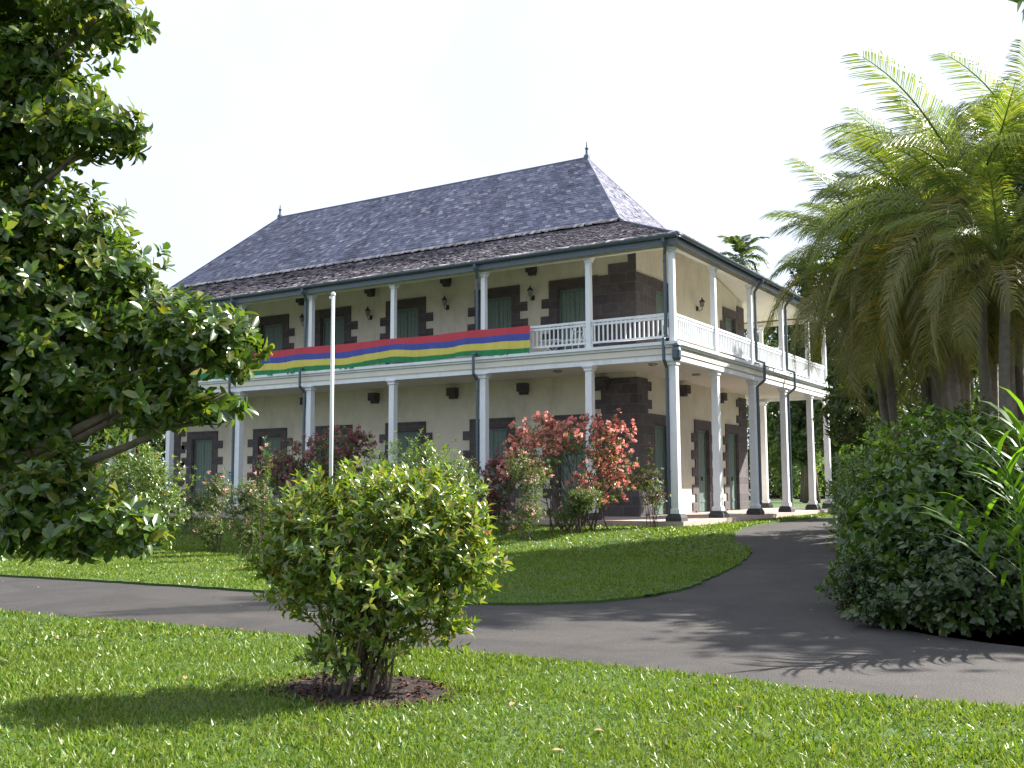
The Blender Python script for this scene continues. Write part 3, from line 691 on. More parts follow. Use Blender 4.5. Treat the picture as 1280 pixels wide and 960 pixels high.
# ------------------------------------------------------------------ things on the house
def lantern(p, axis, label):
    g = 'wall lanterns on the upper veranda'
    o = empty('wall_lantern', p, label, 'lantern', g); nx_, ny_ = (0, -1) if axis == 'x' else (1, 0); x, y, z = p
    m = MB(); m.tube([(x, y, z - .12), (x + nx_ * .1, y + ny_ * .1, z - .2), (x + nx_ * .22, y + ny_ * .22, z - .14), (x + nx_ * .22, y + ny_ * .22, z - .04)], .014, 6)
    m.lathe(x + nx_ * .02, y + ny_ * .02, [(.06, z - .18), (.06, z - .02)], 8); m.build('bracket', M['lamp'], o)
    cx, cy = x + nx_ * .22, y + ny_ * .22
    m = MB(); m.lathe(cx, cy, [(.05, z - .05), (.06, z - .02), (.085, z + .13)], 6); m.build('glass', M['glass'], o)
    m = MB(); m.lathe(cx, cy, [(.12, z + .13), (.10, z + .17), (.03, z + .24), (.03, z + .27), (.01, z + .31)], 6)
    for k in range(6):
        a = k * math.pi / 3; m.tube([(cx + .062 * math.cos(a), cy + .062 * math.sin(a), z - .04), (cx + .09 * math.cos(a), cy + .09 * math.sin(a), z + .13)], .006, 4)
    m.build('cap', M['lamp'], o)
for i, (u, v) in enumerate(((297, 412), (378, 401), (460, 393), (556, 380), (663, 368))):
    p = hit(u, v, 1, WY - .2); lantern((p[0], WY, p[2]), 'x', ['black wall lantern nearest the tree leaves, beside the leftmost visible downpipe',
        'black wall lantern on the upper wall just left of the second pipe-lined column', 'black wall lantern on the upper wall between the flagpole and the banner-side white column',
        'black wall lantern on the upper wall between the white column and the middle downpipe', 'black wall lantern left of the corner upstairs door, above the banner end'][i])
p = hit(877, 382, 0, WX + .2); lantern((WX, p[1], p[2]), 'y', 'black wall lantern alone on the side wall of the upper veranda')
def ceiling_lamp(x, y, label):
    m = MB(); m.lathe(x, y, [(.08, 5.33), (.13, 5.35), (.15, 5.38), (.15, 5.40)], 14)
    tag(m.build('ceiling_lamp', M['glass'], None, True), label, 'ceiling lamp', 'round lamps under the balcony')
ceiling_lamp(-1.3, 1.5, 'small round ceiling lamp under the balcony at the corner column')
ceiling_lamp(-4.6, 1.5, 'small round ceiling lamp under the balcony above the pink shrub')
ceiling_lamp(-1.3, 5.0, 'small round ceiling lamp under the side balcony between two white columns')

# striped banner along the balcony
def banner():
    root = empty('striped_banner', (-12, -.1, 5.9), 'long red, blue, yellow and green striped cloth banner hung along the balcony railing', 'banner')
    xr = hit(665, 425, 1, -.1)[0]; xl = -20.9; n = 420
    cols = [('red_stripe', (.62, .07, .10)), ('blue_stripe', (.08, .11, .45)), ('yellow_stripe', (.80, .70, .15)), ('green_stripe', (.03, .28, .11))]
    def edge(x):
        s = (x - xl) / (xr - xl)
        top = 6.66 - .03 * abs(math.sin(s * 14.5)) ; pk = math.exp(-((x + 18.7) / .45) ** 2) * .13
        bot = 5.80 + .03 * math.sin(s * 9 + 1) + .035 * math.sin(s * 31) + pk * .3
        return top, bot, pk
    for j, (nm, c) in enumerate(cols):
        mt, nn, l, p = nodes(nm + '_cloth'); p.inputs['Base Color'].default_value = (*c, 1); p.inputs['Roughness'].default_value = .75
        tr = nn.new('ShaderNodeBsdfTranslucent'); tr.inputs['Color'].default_value = (*c, 1); mx = nn.new('ShaderNodeMixShader'); mx.inputs[0].default_value = .3
        l.new(p.outputs[0], mx.inputs[1]); l.new(tr.outputs[0], mx.inputs[2]); l.new(mx.outputs[0], nn['Material Output'].inputs['Surface'])
        m = MB(); vs = []
        for i in range(n + 1):
            x = xl + (xr - xl) * i / n; top, bot, pk = edge(x); fold = .035 * math.sin(x * 5.1 + math.sin(x * 1.7)) + .02 * math.sin(x * 37 + 3 * math.sin(x * 2.3)) * (math.sin(x * 1.1) > .2) + .02 * math.sin(x * 11.3 + 1) + .015 * math.sin(x * 23)
            for k in range(4):
                BF = (0, .28, .53, .80, 1); f = BF[j] + (BF[j + 1] - BF[j]) * k / 3; sag = .028 * math.sin(x * 1.3 + 2) + .012 * math.sin(x * 4.3); sag = sag * f * (1 - f) * 4 + pk * f * (1 - f) * 4
                f2 = f * (1.0) ; z = top + (bot - top) * f2 + sag
                vs.append((x, -.17 - .03 - fold * f - .03 * f, z))
        fs = [(i * 4 + k, (i + 1) * 4 + k, (i + 1) * 4 + k + 1, i * 4 + k + 1) for i in range(n) for k in range(3)]
        m.add(vs, fs); m.build(nm, mt, root, True)
banner()
# plastic chair and table behind the railing
def chair(x, y):
    o = empty('garden_chair', (x, y, 5.74), 'white garden chair with ornate back behind the balcony railing', 'chair')
    m = MB(); m.box(x - .24, x + .24, y - .22, y + .22, 6.14, 6.18); m.build('seat', M['plastic'], o)
    m = MB(); m.tube([(x - .22, y + .2, 6.18), (x - .23, y + .26, 6.5), (x - .12, y + .29, 6.68), (x, y + .3, 6.72), (x + .12, y + .29, 6.68), (x + .23, y + .26, 6.5), (x + .22, y + .2, 6.18)], .022, 6)
    for k in (-.1, 0, .1): m.tube([(x + k, y + .21, 6.18), (x + k * 1.4, y + .28, 6.45), (x + k, y + .29, 6.68)], .014, 5)
    m.tube([(x - .18, y + .25, 6.42), (x, y + .27, 6.5), (x + .18, y + .25, 6.42)], .014, 5); m.build('backrest', M['plastic'], o)
    for a, b in ((-1, -1), (-1, 1), (1, -1), (1, 1)):
        m = MB(); m.tube([(x + a * .2, y + b * .19, 6.14), (x + a * .25, y + b * .24, 5.74)], .02, 6); m.build('leg', M['plastic'], o)
def table(x, y):
    o = empty('garden_table', (x, y, 5.74), 'low white slatted table beside the garden chair on the balcony', 'table')
    m = MB()
    for k in range(6): m.box(x - .4, x + .4, y - .3 + k * .105, y - .3 + k * .105 + .08, 6.18, 6.21)
    m.box(x - .34, x - .3, y - .28, y + .3, 6.15, 6.178); m.box(x + .3, x + .34, y - .28, y + .3, 6.15, 6.178); m.build('table_top', M['plastic'], o)
    for a, b in ((-1, -1), (-1, 1), (1, -1), (1, 1)):
        m = MB(); m.tube([(x + a * .28, y + b * .2, 6.15), (x - a * .28, y + b * .22, 5.74)], .018, 6); m.build('leg', M['plastic'], o)
pc = hit(719, 421, 1, .55); chair(pc[0], .55); pc = hit(689, 426, 1, .5); table(pc[0], .5)
# notice board on the wall
p = hit(293, 584, 1, WY); x = p[0]
o = empty('notice_board', (x, WY, 2.0), 'pale green notice board with a dark heading line on the lower wall', 'notice board')
m = MB(); m.box(x - .42, x + .42, WY - .03, WY, 1.75, 2.42); m.build('panel', M['board'], o)
m = MB(); m.box(x - .30, x + .34, WY - .034, WY - .031, 2.30, 2.35)
for k, wd in enumerate((.62, .5, .46, .3)): m.box(x - .34, x - .34 + wd, WY - .034, WY - .031, 2.20 - k * .105, 2.225 - k * .105)
m.build('lettering', M['boardink'], o)
# flagpole
b = W(413, 640, 20.0); gz = float(zg(b[0], b[1])); th = W(413, 370, 20.0)[2]
o = empty('flagpole', (b[0], b[1], gz), 'tall bare white flagpole rising behind the foreground bush', 'flagpole')
m = MB(); m.tube([(b[0], b[1], gz - .1), (b[0], b[1], th)], [.040, .034], 14); m.build('pole', M['metalw'], o, True)
m = MB(); m.lathe(b[0], b[1], [(.038, th), (.052, th + .02), (.042, th + .06), (.02, th + .08)], 12); m.box(b[0] - .085, b[0] - .03, b[1] - .02, b[1] + .02, th - .05, th + .0); m.build('cap', M['metalw'], o)
m = MB(); m.lathe(b[0], b[1], [(.2, gz - .05), (.2, gz + .08), (.09, gz + .1)], 14); m.build('base', M['slab'], o)

# ------------------------------------------------------------------ plants
def shrub(name, loc, label, cat_, blobs, ntips, k, size, lm, tmpl=LEAF, stems=14, stem_r=.014, flower=None, nfl=0, fsize=.03, group=None, up=.5, inner=.35, spread=(.7, 1.3), fk=6, base_r=.07, rough=.3, stem_mat='twig', fbias=None):
    loc = np.array([loc[0], loc[1], float(zg(loc[0], loc[1]))]); o = empty(name, loc, label, cat_, group)
    tips, ax = blob_tips(blobs, ntips, inner, rough); kp = tips[:, 2] > loc[2] + .03; tips = tips[kp]; ax = ax[kp]
    P, D, N = rosettes(tips, ax, k, spread, up)
    scatter('foliage', tmpl, P, D, N, size * rng.uniform(.6, 1.3, len(P)), M[lm], o)
    m = MB(); idx = rng.choice(len(tips), stems, replace=False) if len(tips) >= stems else range(len(tips))
    for i in idx:
        t = tips[i]; b0 = loc + np.r_[rng.normal(0, base_r, 2), -.03]; mid = b0 * .5 + t * .5 + np.array([*( (t - b0)[:2] * -.12), .12 * (t[2] - b0[2])]) + rng.normal(0, .03, 3)
        m.tube([b0, b0 * .6 + mid * .4 + rng.normal(0, .01, 3), mid, t], [stem_r * 1.2, stem_r, stem_r * .7, stem_r * .25], 5)
    m.build('stems', M[stem_mat], o)
    if flower:
        c = tips[ax[:, 2] > -.3]
        if fbias is not None: c = c[fbias(c)]
        c = c[rng.choice(len(c), min(nfl, len(c)), replace=False)]
        P, D, N = rosettes(c + rng.normal(0, .02, c.shape) + unit(c - np.mean([b_[0] for b_ in blobs], axis=0)) * size * .45, rdir(len(c)), fk, (.4, 1.7), .6)
        scatter('blossoms', PET, P, D, N, fsize * rng.uniform(.7, 1.3, len(P)), M[flower], o)
    return o
def bl(u, v, t, ru, rv, rd=None):
    s = t / F_PX; c = W(u, v, t); return (c, (ru * s, (rd or ru) * s, rv * s))

# foreground ixora bush, vase-shaped, in its round mulch bed
t0 = float((BUSH - CAM) @ fw)
poly = [BUSH[:2] + np.array([math.cos(a) * .76, math.sin(a) * .58]) * (1 + .06 * math.sin(a * 5) + .04 * math.sin(a * 9 + 1)) for a in np.linspace(0, 2 * math.pi, 40)[:-1]]
sheet('mulch_bed', poly, M['mulch'], .006)
o = shrub('ixora_bush', BUSH[:2], 'large glossy yellow-green bush standing in a mulch ring on the front lawn', 'bush',
      [bl(480, 690, t0, 92, 78), bl(408, 655, t0 - .1, 52, 50), bl(545, 668, t0, 60, 62), bl(468, 622, t0 + .1, 62, 36), bl(418, 618, t0 + .2, 34, 26), bl(525, 622, t0 - .1, 44, 32), bl(448, 775, t0, 50, 62), bl(515, 745, t0 + .1, 62, 54),
       bl(385, 712, t0, 50, 44), bl(585, 700, t0 - .1, 30, 44), bl(346, 700, t0, 26, 26), bl(360, 650, t0 + .2, 26, 30), bl(590, 650, t0, 22, 26), bl(398, 815, t0, 14, 14), bl(562, 775, t0, 24, 22)],
      2400, 6, .084, 'ixleaf', LEAF, 36, .010, 'red', 12, .022, up=.75, inner=.5, spread=(.5, 1.25), rough=.42, base_r=.12)
# scattered mulch crumbs
n = 900; a = rng.uniform(0, 6.28, n); r = np.sqrt(rng.random(n)); P = np.c_[BUSH[0] + np.cos(a) * r * .86, BUSH[1] + np.sin(a) * r * .66]; P = np.c_[P, zg(P[:, 0], P[:, 1]) + .012]
tag(scatter('mulch_litter', PET, P, unit(np.c_[rng.normal(size=(n, 2)), rng.normal(0, .3, n)]), rdir(n) + [0, 0, 1.5], rng.uniform(.02, .05, n), leafmat('mulch_chips', [(.018, .008, .006), (.035, .015, .010), (.05, .02, .012), (.14, .035, .03)], .9, 0)), kind='stuff')
# fallen leaves on the front lawn
for i, (u, v) in enumerate(((66, 802), (232, 850), (918, 890), (643, 884), (742, 920), (545, 858), (1180, 790), (870, 700), (630, 852), (1108, 786), (690, 945), (300, 790))):
    p = G(u, v); p[2] += .035 if i not in (6, 7, 9) else -.01
    o = scatter('fallen_leaf', WLEAF, np.array([p]), unit(rng.normal(size=(1, 3)) * [1, 1, .15]), np.array([[.2, .1, 1.]]), .07, M['dry'])
    tag(o, ['dry pinkish leaf on the grass at the far left', 'brown curled leaf on the grass left of the bush', 'dark dry leaf on the grass near the road edge', 'brown leaf on the grass right of the mulch ring', 'tan leaf lying in the lower middle grass',
            'dry leaf beside the mulch ring', 'yellowed leaf on the road under the dark shrubs', 'orange leaf on the shaded road by the lawn corner', 'dry leaf on the grass just below the road edge', 'small dry leaf on the road at the shrub foot',
            'brown leaf at the bottom of the front lawn', 'dry leaf on the sunny grass near the left road edge'][i], 'leaf', 'fallen leaves')

n = 1500; P = np.c_[rng.uniform(-6, 12, n), rng.uniform(-19, 4, n)]; P = P[inpoly(P, roadpoly)]; e1 = np.array(nearS); dd = np.min(np.linalg.norm(P[:, None] - np.concatenate([e1, np.array(farS), np.array(rightS)])[None], axis=2), axis=1)
P = P[rng.random(len(P)) < np.exp(-dd / .35) + .06]; P = np.c_[P, zg(P[:, 0], P[:, 1]) - .028]
tag(scatter('road_litter', PET, P, unit(np.c_[rng.normal(size=(len(P), 2)), rng.normal(0, .15, len(P))]), rdir(len(P)) * .3 + [0, 0, 1.], rng.uniform(.015, .055, len(P)), M['dry']), kind='stuff')
# large dark tree on the left, limbs reaching into the view
T = 11.0
tb = W(-150, 600, 11.3); tb[2] = float(zg(tb[0], tb[1]))
o = empty('broadleaf_tree', tb, 'tall tree with whorls of large glossy dark leaves filling the left edge', 'tree')
blobs = [bl(30, 10, T, 110, 34), bl(125, 20, T - .5, 48, 24, 60), bl(20, 80, T, 80, 42), bl(75, 125, T, 48, 30, 60), bl(30, 165, T, 70, 40), bl(128, 168, T - .3, 48, 26, 50), bl(15, 225, T, 50, 30),
         bl(60, 290, T, 84, 46), bl(120, 345, T, 62, 46, 70), bl(20, 380, T, 110, 80), bl(175, 405, T, 62, 40, 70), bl(245, 425, T - .5, 52, 42, 60), bl(90, 440, T, 90, 55), bl(288, 435, T - .7, 28, 30, 40),
         bl(195, 500, T - .6, 70, 32, 60), bl(262, 508, T - .8, 26, 14, 40), bl(60, 510, T, 80, 50), bl(10, 580, T, 58, 90), bl(70, 625, T - .8, 48, 52, 60), bl(30, 660, T - .9, 44, 28), bl(132, 655, T - 1.2, 44, 26, 50), bl(172, 672, T - 1.3, 22, 18, 30), bl(90, 675, T - 1.2, 22, 18, 30),
         bl(-150, 60, T, 170, 150), bl(-140, 330, T, 160, 150), bl(-90, 560, T + .3, 90, 110), bl(-150, -150, T, 200, 120), bl(10, -110, T, 130, 80), bl(-260, 150, T, 170, 200)]
tips, ax = blob_tips(blobs, 10500, .42, .3)
P, D, N = rosettes(tips, ax, 8, (.85, 1.6), .3)
scatter('crown', WLEAF, P, D, N, .158 * rng.uniform(.6, 1.25, len(P)), M['bigleaf'], o, width=.80)
sel = [b_[0] for b_ in blobs]
limbs(tb, W(-150, -60, 11.3), sel, .24, wob=.12, seed=3).build('trunk', M['bark'], o, True)

# clipped round shrubs on the lawn
def at_ground(u, t):
    p = W(u, 640, t); return np.array([p[0], p[1], float(zg(p[0], p[1]))])
b = at_ground(160, 24); shrub('round_shrub', b, 'rounded clipped shrub left of the columns, partly hidden by tree leaves', 'shrub', [bl(160, 622, 24, 58, 52), bl(135, 640, 24, 45, 42), bl(190, 640, 24, 34, 44), bl(160, 590, 24, 44, 30)], 2000, 6, .10, 'rnleaf', LEAF, 16, .02, 'red', 20, .05, 'clipped round shrubs', up=.3)
b = at_ground(518, 23); shrub('round_shrub', b, 'rounded clipped shrub peeking over the top of the foreground bush', 'shrub', [bl(518, 620, 23, 66, 62), bl(480, 628, 23, 36, 44), bl(558, 620, 23, 38, 44)], 2000, 6, .10, 'rnleaf', LEAF, 16, .02, 'red', 8, .05, 'clipped round shrubs', up=.3)
# pink mussaenda
G1 = 'pink-bracted shrubs in front of the house'
b = at_ground(715, 28)
shrub('pink_shrub', b, 'tall shrub covered in bright salmon pink blooms before the corner columns', 'shrub',
      [bl(680, 560, 28, 42, 30), bl(725, 548, 28, 42, 24), bl(762, 560, 28, 26, 34), bl(755, 600, 28, 34, 26), bl(655, 585, 28, 26, 36), bl(678, 528, 28, 10, 12), bl(745, 622, 28, 28, 14)],
      950, 6, .11, 'rose', LEAF, 34, .02, 'pink', 760, .085, G1, up=.1, inner=.4, fk=9, base_r=.3)
b = at_ground(385, 32)
shrub('pink_shrub', b, 'dusky pink shrub in the shade behind the flagpole', 'shrub', [bl(355, 590, 32, 32, 22), bl(400, 572, 32, 42, 26), bl(440, 562, 32, 24, 24), bl(405, 605, 32, 55, 24)], 900, 6, .12, 'rose', LEAF, 20, .02, 'mauve', 330, .10, G1, up=.1, fk=9)
b = at_ground(618, 31.5)
shrub('pink_shrub', b, 'small dusky pink shrub in shade left of the salmon blooms', 'shrub', [bl(622, 605, 31.5, 18, 28), bl(612, 632, 31.5, 16, 22)], 300, 6, .10, 'rose', LEAF, 12, .02, 'mauve', 190, .09, G1, up=.1, fk=9)
# rose bushes
G2 = 'rose bushes along the lawn'
def rose(u, vb, vt, hw_, label, n=240, fl=8, t=None, fm='rosepink', dead=10):
    p = G(u, vb) if t is None else at_ground(u, t); tt = float((p - CAM) @ fw); s = tt / F_PX
    bls = []
    h = vb - vt
    for k in range(6): bls.append(bl(u + rng.uniform(-.6, .6) * hw_, vt + h * rng.uniform(.12, .72), tt + rng.uniform(-.2, .2), hw_ * .5, h * .2))
    bls.append(bl(u, vt + h * .14, tt, hw_ * .22, h * .13))
    return shrub('rose_bush', p, label, 'rose bush', bls, int(n * 1.7), 6, .068, 'rose', LEAF, 8, .009, fm, fl, .05, G2, up=.3, inner=.7, fk=8, base_r=.12)
rose(656, 677, 566, 30, 'tall leggy rose bush standing before the salmon pink shrub', 420, 40)
rose(722, 668, 612, 36, 'low bushy rose with pale flowers right of the tall leggy one', 420, 14)
rose(812, 660, 552, 26, 'leggy rose bush with mauve buds between the corner columns', 230, 60, fm='mauve')
rose(632, 668, 640, 14, 'tiny rose plant with pale blooms beside the foreground bush', 60, 12)
rose(238, 668, 612, 22, 'rose bush in front of the green ground floor door on the left', 200, 12)
rose(272, 690, 600, 30, 'rose bush with small pink flowers by the notice board', 330, 16)
rose(312, 694, 598, 36, 'dense rose bush with dark twiggy base left of the foreground bush', 460, 20)
rose(330, 700, 548, 10, 'single tall rose stem with a coral flower above the others', 110, 10)
rose(350, 712, 668, 26, 'low straggly rose touching the left side of the foreground bush', 200, 10)
rose(592, 668, 562, 12, 'thin rose stem with pale leaves right of the clipped round shrub', 80, 8)
rose(385, 690, 622, 26, 'rose bush just behind the left side of the foreground bush', 200, 12)
# crinum clumps
def straps(name, base, n, L, label, cat_, mt, wd=1.2, spread=.5, group=None, up=1.0, bend=None):
    o = empty(name, base, label, cat_, group)
    d = unit(np.c_[rng.normal(0, spread, (n, 2)), np.full(n, up)]); nr = -d * [1, 1, 0] + [0, 0, .6]
    P = np.array(base)[None] + np.c_[rng.normal(0, .06, (n, 2)), np.zeros(n)]
    scatter('leaves', STRAP, P, d, nr + rng.normal(0, .1, (n, 3)), L * rng.uniform(.6, 1.15, n), M[mt], o, width=wd)
    return o
G3 = 'strap-leaved lilies among the roses'
straps('lily_clump', G(352, 682), 60, 1.25, 'upright strap-leaved lily clump at the left of the foreground bush', 'lily', 'crinum', 1.0, .30, G3)
straps('lily_clump', G(322, 684), 40, 1.0, 'smaller strap-leaved lily clump among the rose bushes', 'lily', 'crinum', 1.0, .35, G3)
straps('lily_clump', G(376, 680), 45, 1.1, 'strap-leaved lily clump half hidden by the foreground bush', 'lily', 'crinum', 1.0, .35, G3)

# ------------------------------------------------------------------ right side shrubs
G4 = 'shrubs lining the right side of the road'
def hs(u, t, bls, label, n, size=.085, fm=None, nf=0, lm='hedge', tm=LEAF, fs=.05):
    return shrub('roadside_shrub', at_ground(u, t), label, 'shrub', bls, n, 6, size, lm, tm, 26, .018, fm, nf, fs, G4, up=.35, inner=.4, rough=.45)
t = 13.2
hs(1185, t, [bl(1180, 640, t, 85, 80), bl(1130, 680, t, 60, 70), bl(1240, 640, t + .3, 80, 85), bl(1190, 590, t + .4, 70, 50), bl(1180, 725, t, 90, 42), bl(1100, 735, t + .5, 40, 40), bl(1260, 720, t + .2, 80, 60)],
   'big dark shrub with yellow flowers overhanging the road at the right edge', 3000, .12, 'yellow', 4, 'hedge', WLEAF, .07)
t = 16
hs(1120, t, [bl(1100, 640, t, 42, 62), bl(1088, 690, t, 34, 50), bl(1130, 600, t, 50, 40), bl(1095, 730, t - .3, 34, 32)], 'leafy shrub at the bend whose foot touches the road edge', 2400, .085, 'yellow', 2, fs=.07)
t = 18.5
hs(1175, t, [bl(1170, 560, t, 56, 40), bl(1210, 560, t, 50, 40), bl(1140, 590, t, 50, 50), bl(1195, 535, t, 34, 18), bl(1240, 570, t, 60, 45)], 'sunlit shrub with coppery shoots below the grey trunks', 2400, .10, 'red', 14, fs=.07)
t = 22
hs(1080, t, [bl(1075, 640, t, 26, 34), bl(1085, 605, t, 34, 36), bl(1105, 585, t, 30, 26), bl(1072, 668, t, 16, 20)], 'small bright shrub where the road disappears beside the house', 1300, .10, None, 0, 'rnleaf')
t = 27
hs(1085, t, [bl(1085, 600, t, 36, 40), bl(1120, 580, t, 44, 44)], 'dark shrub beyond the small bright one', 900, .12)
t = 11.3
hs(1230, t, [bl(1215, 745, t, 62, 44), bl(1160, 757, t + .2, 46, 32), bl(1270, 740, t, 60, 52), bl(1110, 765, t + .4, 34, 24), bl(1200, 700, t + .4, 46, 34)], 'low shaded shrub at the road edge below the ginger blades', 2200, .09, 'yellow', 1, 'hedgeshade', WLEAF, .06)
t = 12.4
hs(1085, t, [bl(1080, 760, t, 28, 26), bl(1075, 725, t, 24, 30)], 'small twiggy shrub at the left foot of the right shrubs', 600, .07, None, 0, 'hedgeshade')
# croton with red leaves
p = at_ground(1250, 14); shrub('croton', p, 'red-leaved croton poking out of the right shrubs', 'croton', [bl(1236, 565, 14, 16, 9), bl(1245, 590, 14, 12, 20)], 60, 7, .16, 'croton', LEAF, 7, .012, up=.6)
p = at_ground(1120, 16); shrub('croton', p, 'small red-leaved croton over the leafy shrub at the bend', 'croton', [bl(1122, 566, 16, 10, 6), bl(1125, 590, 16, 8, 20)], 26, 7, .13, 'croton', LEAF, 6, .01, up=.6)
# ginger with long bright blades
def ginger(pb, shoots, label):
    o = empty('ginger_plant', pb, label, 'ginger plant', 'ginger plants among the right shrubs'); P = []; D = []; N = []; m = MB()
    for tip in shoots:
        tip = np.array(tip); b0 = pb + np.r_[rng.normal(0, .1, 2), 0]; mid = (b0 + tip) / 2 + np.array([0, 0, .25])
        pts = [b0, b0 * .5 + mid * .5 + [0, 0, .1], mid, mid * .5 + tip * .5 + [0, 0, .05], tip]; m.tube(pts, [.014, .012, .01, .008, .005], 6)
        for i in range(10):
            f = .35 + .65 * i / 9; q = pts[0] * (1 - f) ** 2 + 2 * f * (1 - f) * mid + f * f * tip; ax_ = unit(tip - mid); sd = unit(np.cross(ax_, UP)) * (1 if i % 2 else -1)
            P.append(q); D.append(ax_ * .6 + sd * .8 + [0, 0, .3]); N.append([0, 0, 1.])
    P, D, N = map(np.array, (P, D, N)); scatter('leaves', STRAP, P, D, N + rng.normal(0, .15, N.shape), rng.uniform(.4, .65, len(P)), M['blade'], o, width=1.0); m.build('stems', M['blade'], o, True)
pb = at_ground(1300, 10.5)
ginger(pb, [W(1240, 560, 10.3), W(1270, 535, 10.4), W(1225, 640, 10.2), W(1290, 560, 10.6), W(1255, 575, 10.2), W(1285, 525, 10.5), W(1275, 650, 10.1), W(1190, 655, 10.4), W(1265, 610, 10)], 'ginger plant with long bright yellow-green blades at the right edge')
pb = at_ground(1255, 12.3)
ginger(pb, [W(1215, 540, 12), W(1180, 640, 12), W(1245, 590, 12), W(1150, 672, 12.1)], 'ginger plant with arching blades in the middle of the dark shrubs')
# ------------------------------------------------------------------ palms
def frond_mesh(L, droop, mt, nl=46, lw=.9, ll=.62, seed=0):
    """one frond along +Y from the origin; returns mesh (rachis + leaflets share the material ramp)"""
    rs = np.random.default_rng(seed); s = np.linspace(0, 1, 13)
    y = L * (s - .22 * s ** 2.4 * droop); z = L * (.34 * s - .62 * droop * s ** 2.1)
    pts = np.c_[np.zeros(13), y, z]; m = MB(); m.tube(pts, list(.0085 * (1 - .85 * s)), 5)
    ss = np.linspace(.14, .99, nl)
    V = list(m.v); F = list(m.f)
    for q in ss:
        i = min(int(q * 12), 11); f = q * 12 - i; p = pts[i] * (1 - f) + pts[i + 1] * f; tan = unit(pts[i + 1] - pts[i])
        for sd in (-1, 1):
            d = unit(tan * (.45 + .6 * q) + np.array([sd, 0, 0]) * (1.0 - .35 * q) + np.array([0, 0, rs.uniform(-.1, .35)]))
            l_ = ll * math.sin(math.pi * (.12 + .80 * q)) ** .6 * rs.uniform(.85, 1.1); w_ = .016 * lw; wv = unit(np.cross(d, [0, 0, 1.])) * 0 + unit(tan) * w_
            a = p; b_ = p + d * l_ * .5 + np.array([0, 0, .02]); c_ = p + d * l_ * .85 + np.array([0, 0, -.22 * l_]); e_ = p + d * l_ * .98 + np.array([0, 0, -.42 * l_])
            n0 = len(V); V += [tuple(a - wv * .6), tuple(a + wv * .6), tuple(b_ + wv), tuple(b_ - wv), tuple(c_ + wv * .7), tuple(c_ - wv * .7), tuple(e_)]
            F += [(n0, n0 + 1, n0 + 2, n0 + 3), (n0 + 3, n0 + 2, n0 + 4, n0 + 5), (n0 + 5, n0 + 4, n0 + 6)]
    me = bpy.data.meshes.new('frond'); me.from_pydata(V, [], F); me.materials.append(mt); me.update(); return me
FM = [frond_mesh(1, dr, M[mt], 80, lw_, ll_, i) for i, (dr, mt, lw_, ll_) in enumerate(((.6, 'palm', .2, .2), (.85, 'palm', .2, .21), (1.15, 'palmy', .22, .22), (1.3, 'palmy', .22, .22)))]
FMB = [frond_mesh(1, dr, M['far'], 26, 1.3, .22, 9 + i) for i, dr in enumerate((.9, 1.3, 1.8))]
def palm(base, top, L, n, label, trunks=1, meshes=FM, r=.11, azs=None, group=None, el=(74, -18)):
    base = np.array(base, float); top = np.array(top, float); o = empty('palm_tree', base, label, 'palm', group)
    m = MB(); k = 9; tt_ = top - np.array([0, 0, .3]); pts = [base + (tt_ - base) * i / (k - 1) + np.array([.06 * math.sin(i), .05 * math.cos(i * 1.3), 0]) for i in range(k)]
    m.tube(pts, [r * (1.5 if i == 0 else 1.0 - .3 * i / k) for i in range(k)], 10)
    m.build('trunk', M['palmbark'], o, True)
    for i in range(n):
        f = i / (n - 1); az = i * 2.4 + rng.normal(0, .2); pitch = math.radians(el[0] + (el[1] - el[0]) * f + rng.normal(0, 6)) - .3
        me = meshes[min(int(f * len(meshes)), len(meshes) - 1)]
        fo = bpy.data.objects.new('frond', me); COL.objects.link(fo); fo.parent = o
        s_ = L * rng.uniform(.85, 1.12); fo.scale = (s_ * rng.choice([-1, 1]), s_, s_)
        fo.location = Vector(top - base) + Vector((0, 0, -.35 * f)); fo.rotation_euler = (pitch, rng.normal(0, .15), az)
    return o
def palm_uv(u, v, t, L, n, label, **k):
    top = W(u, v, t); b = W(u + k.pop('lean', 10), 640, t); b[2] = float(zg(b[0], b[1])); return palm(b, top, L, n, label, **k)
G5 = 'palms on the right'
palm_uv(1222, 268, 19, 4.0, 32, 'tall feathery palm with arching fronds against the sky at right', lean=22, group=G5)
palm_uv(1165, 300, 23, 3.5, 32, 'palm with drooping yellowing fronds beside the end of the veranda', lean=14, group=G5)
palm_uv(1300, 232, 20, 3.8, 30, 'highest palm cut by the right edge of the photo', lean=10, group=G5)
palm_uv(1105, 385, 23.5, 2.8, 28, 'lower palm whose fronds hang over the rear corner of the balcony', lean=30, group=G5)
palm_uv(1250, 318, 17, 2.1, 24, 'shorter palm low in the right foliage above the shrubs', lean=20, group=G5)
palm_uv(1195, 275, 26, 3.6, 30, 'palm between the drooping one and the tall feathery one', lean=12, group=G5)
palm_uv(1088, 330, 24.5, 3.3, 32, 'palm whose arching fronds reach toward the eave end', lean=34, group=G5)
palm_uv(1270, 300, 23, 3.4, 22, 'dense palm in the middle of the right edge foliage', lean=14, group=G5)
palm_uv(1140, 250, 24, 3.2, 30, 'pale feathery palm at the left of the palm group', lean=30, group=G5)
palm_uv(926, 322, 62, 2.4, 20, 'distant palm showing above the side eave of the house', meshes=FMB, el=(80, -20), lean=4, r=.14, group='far palms')
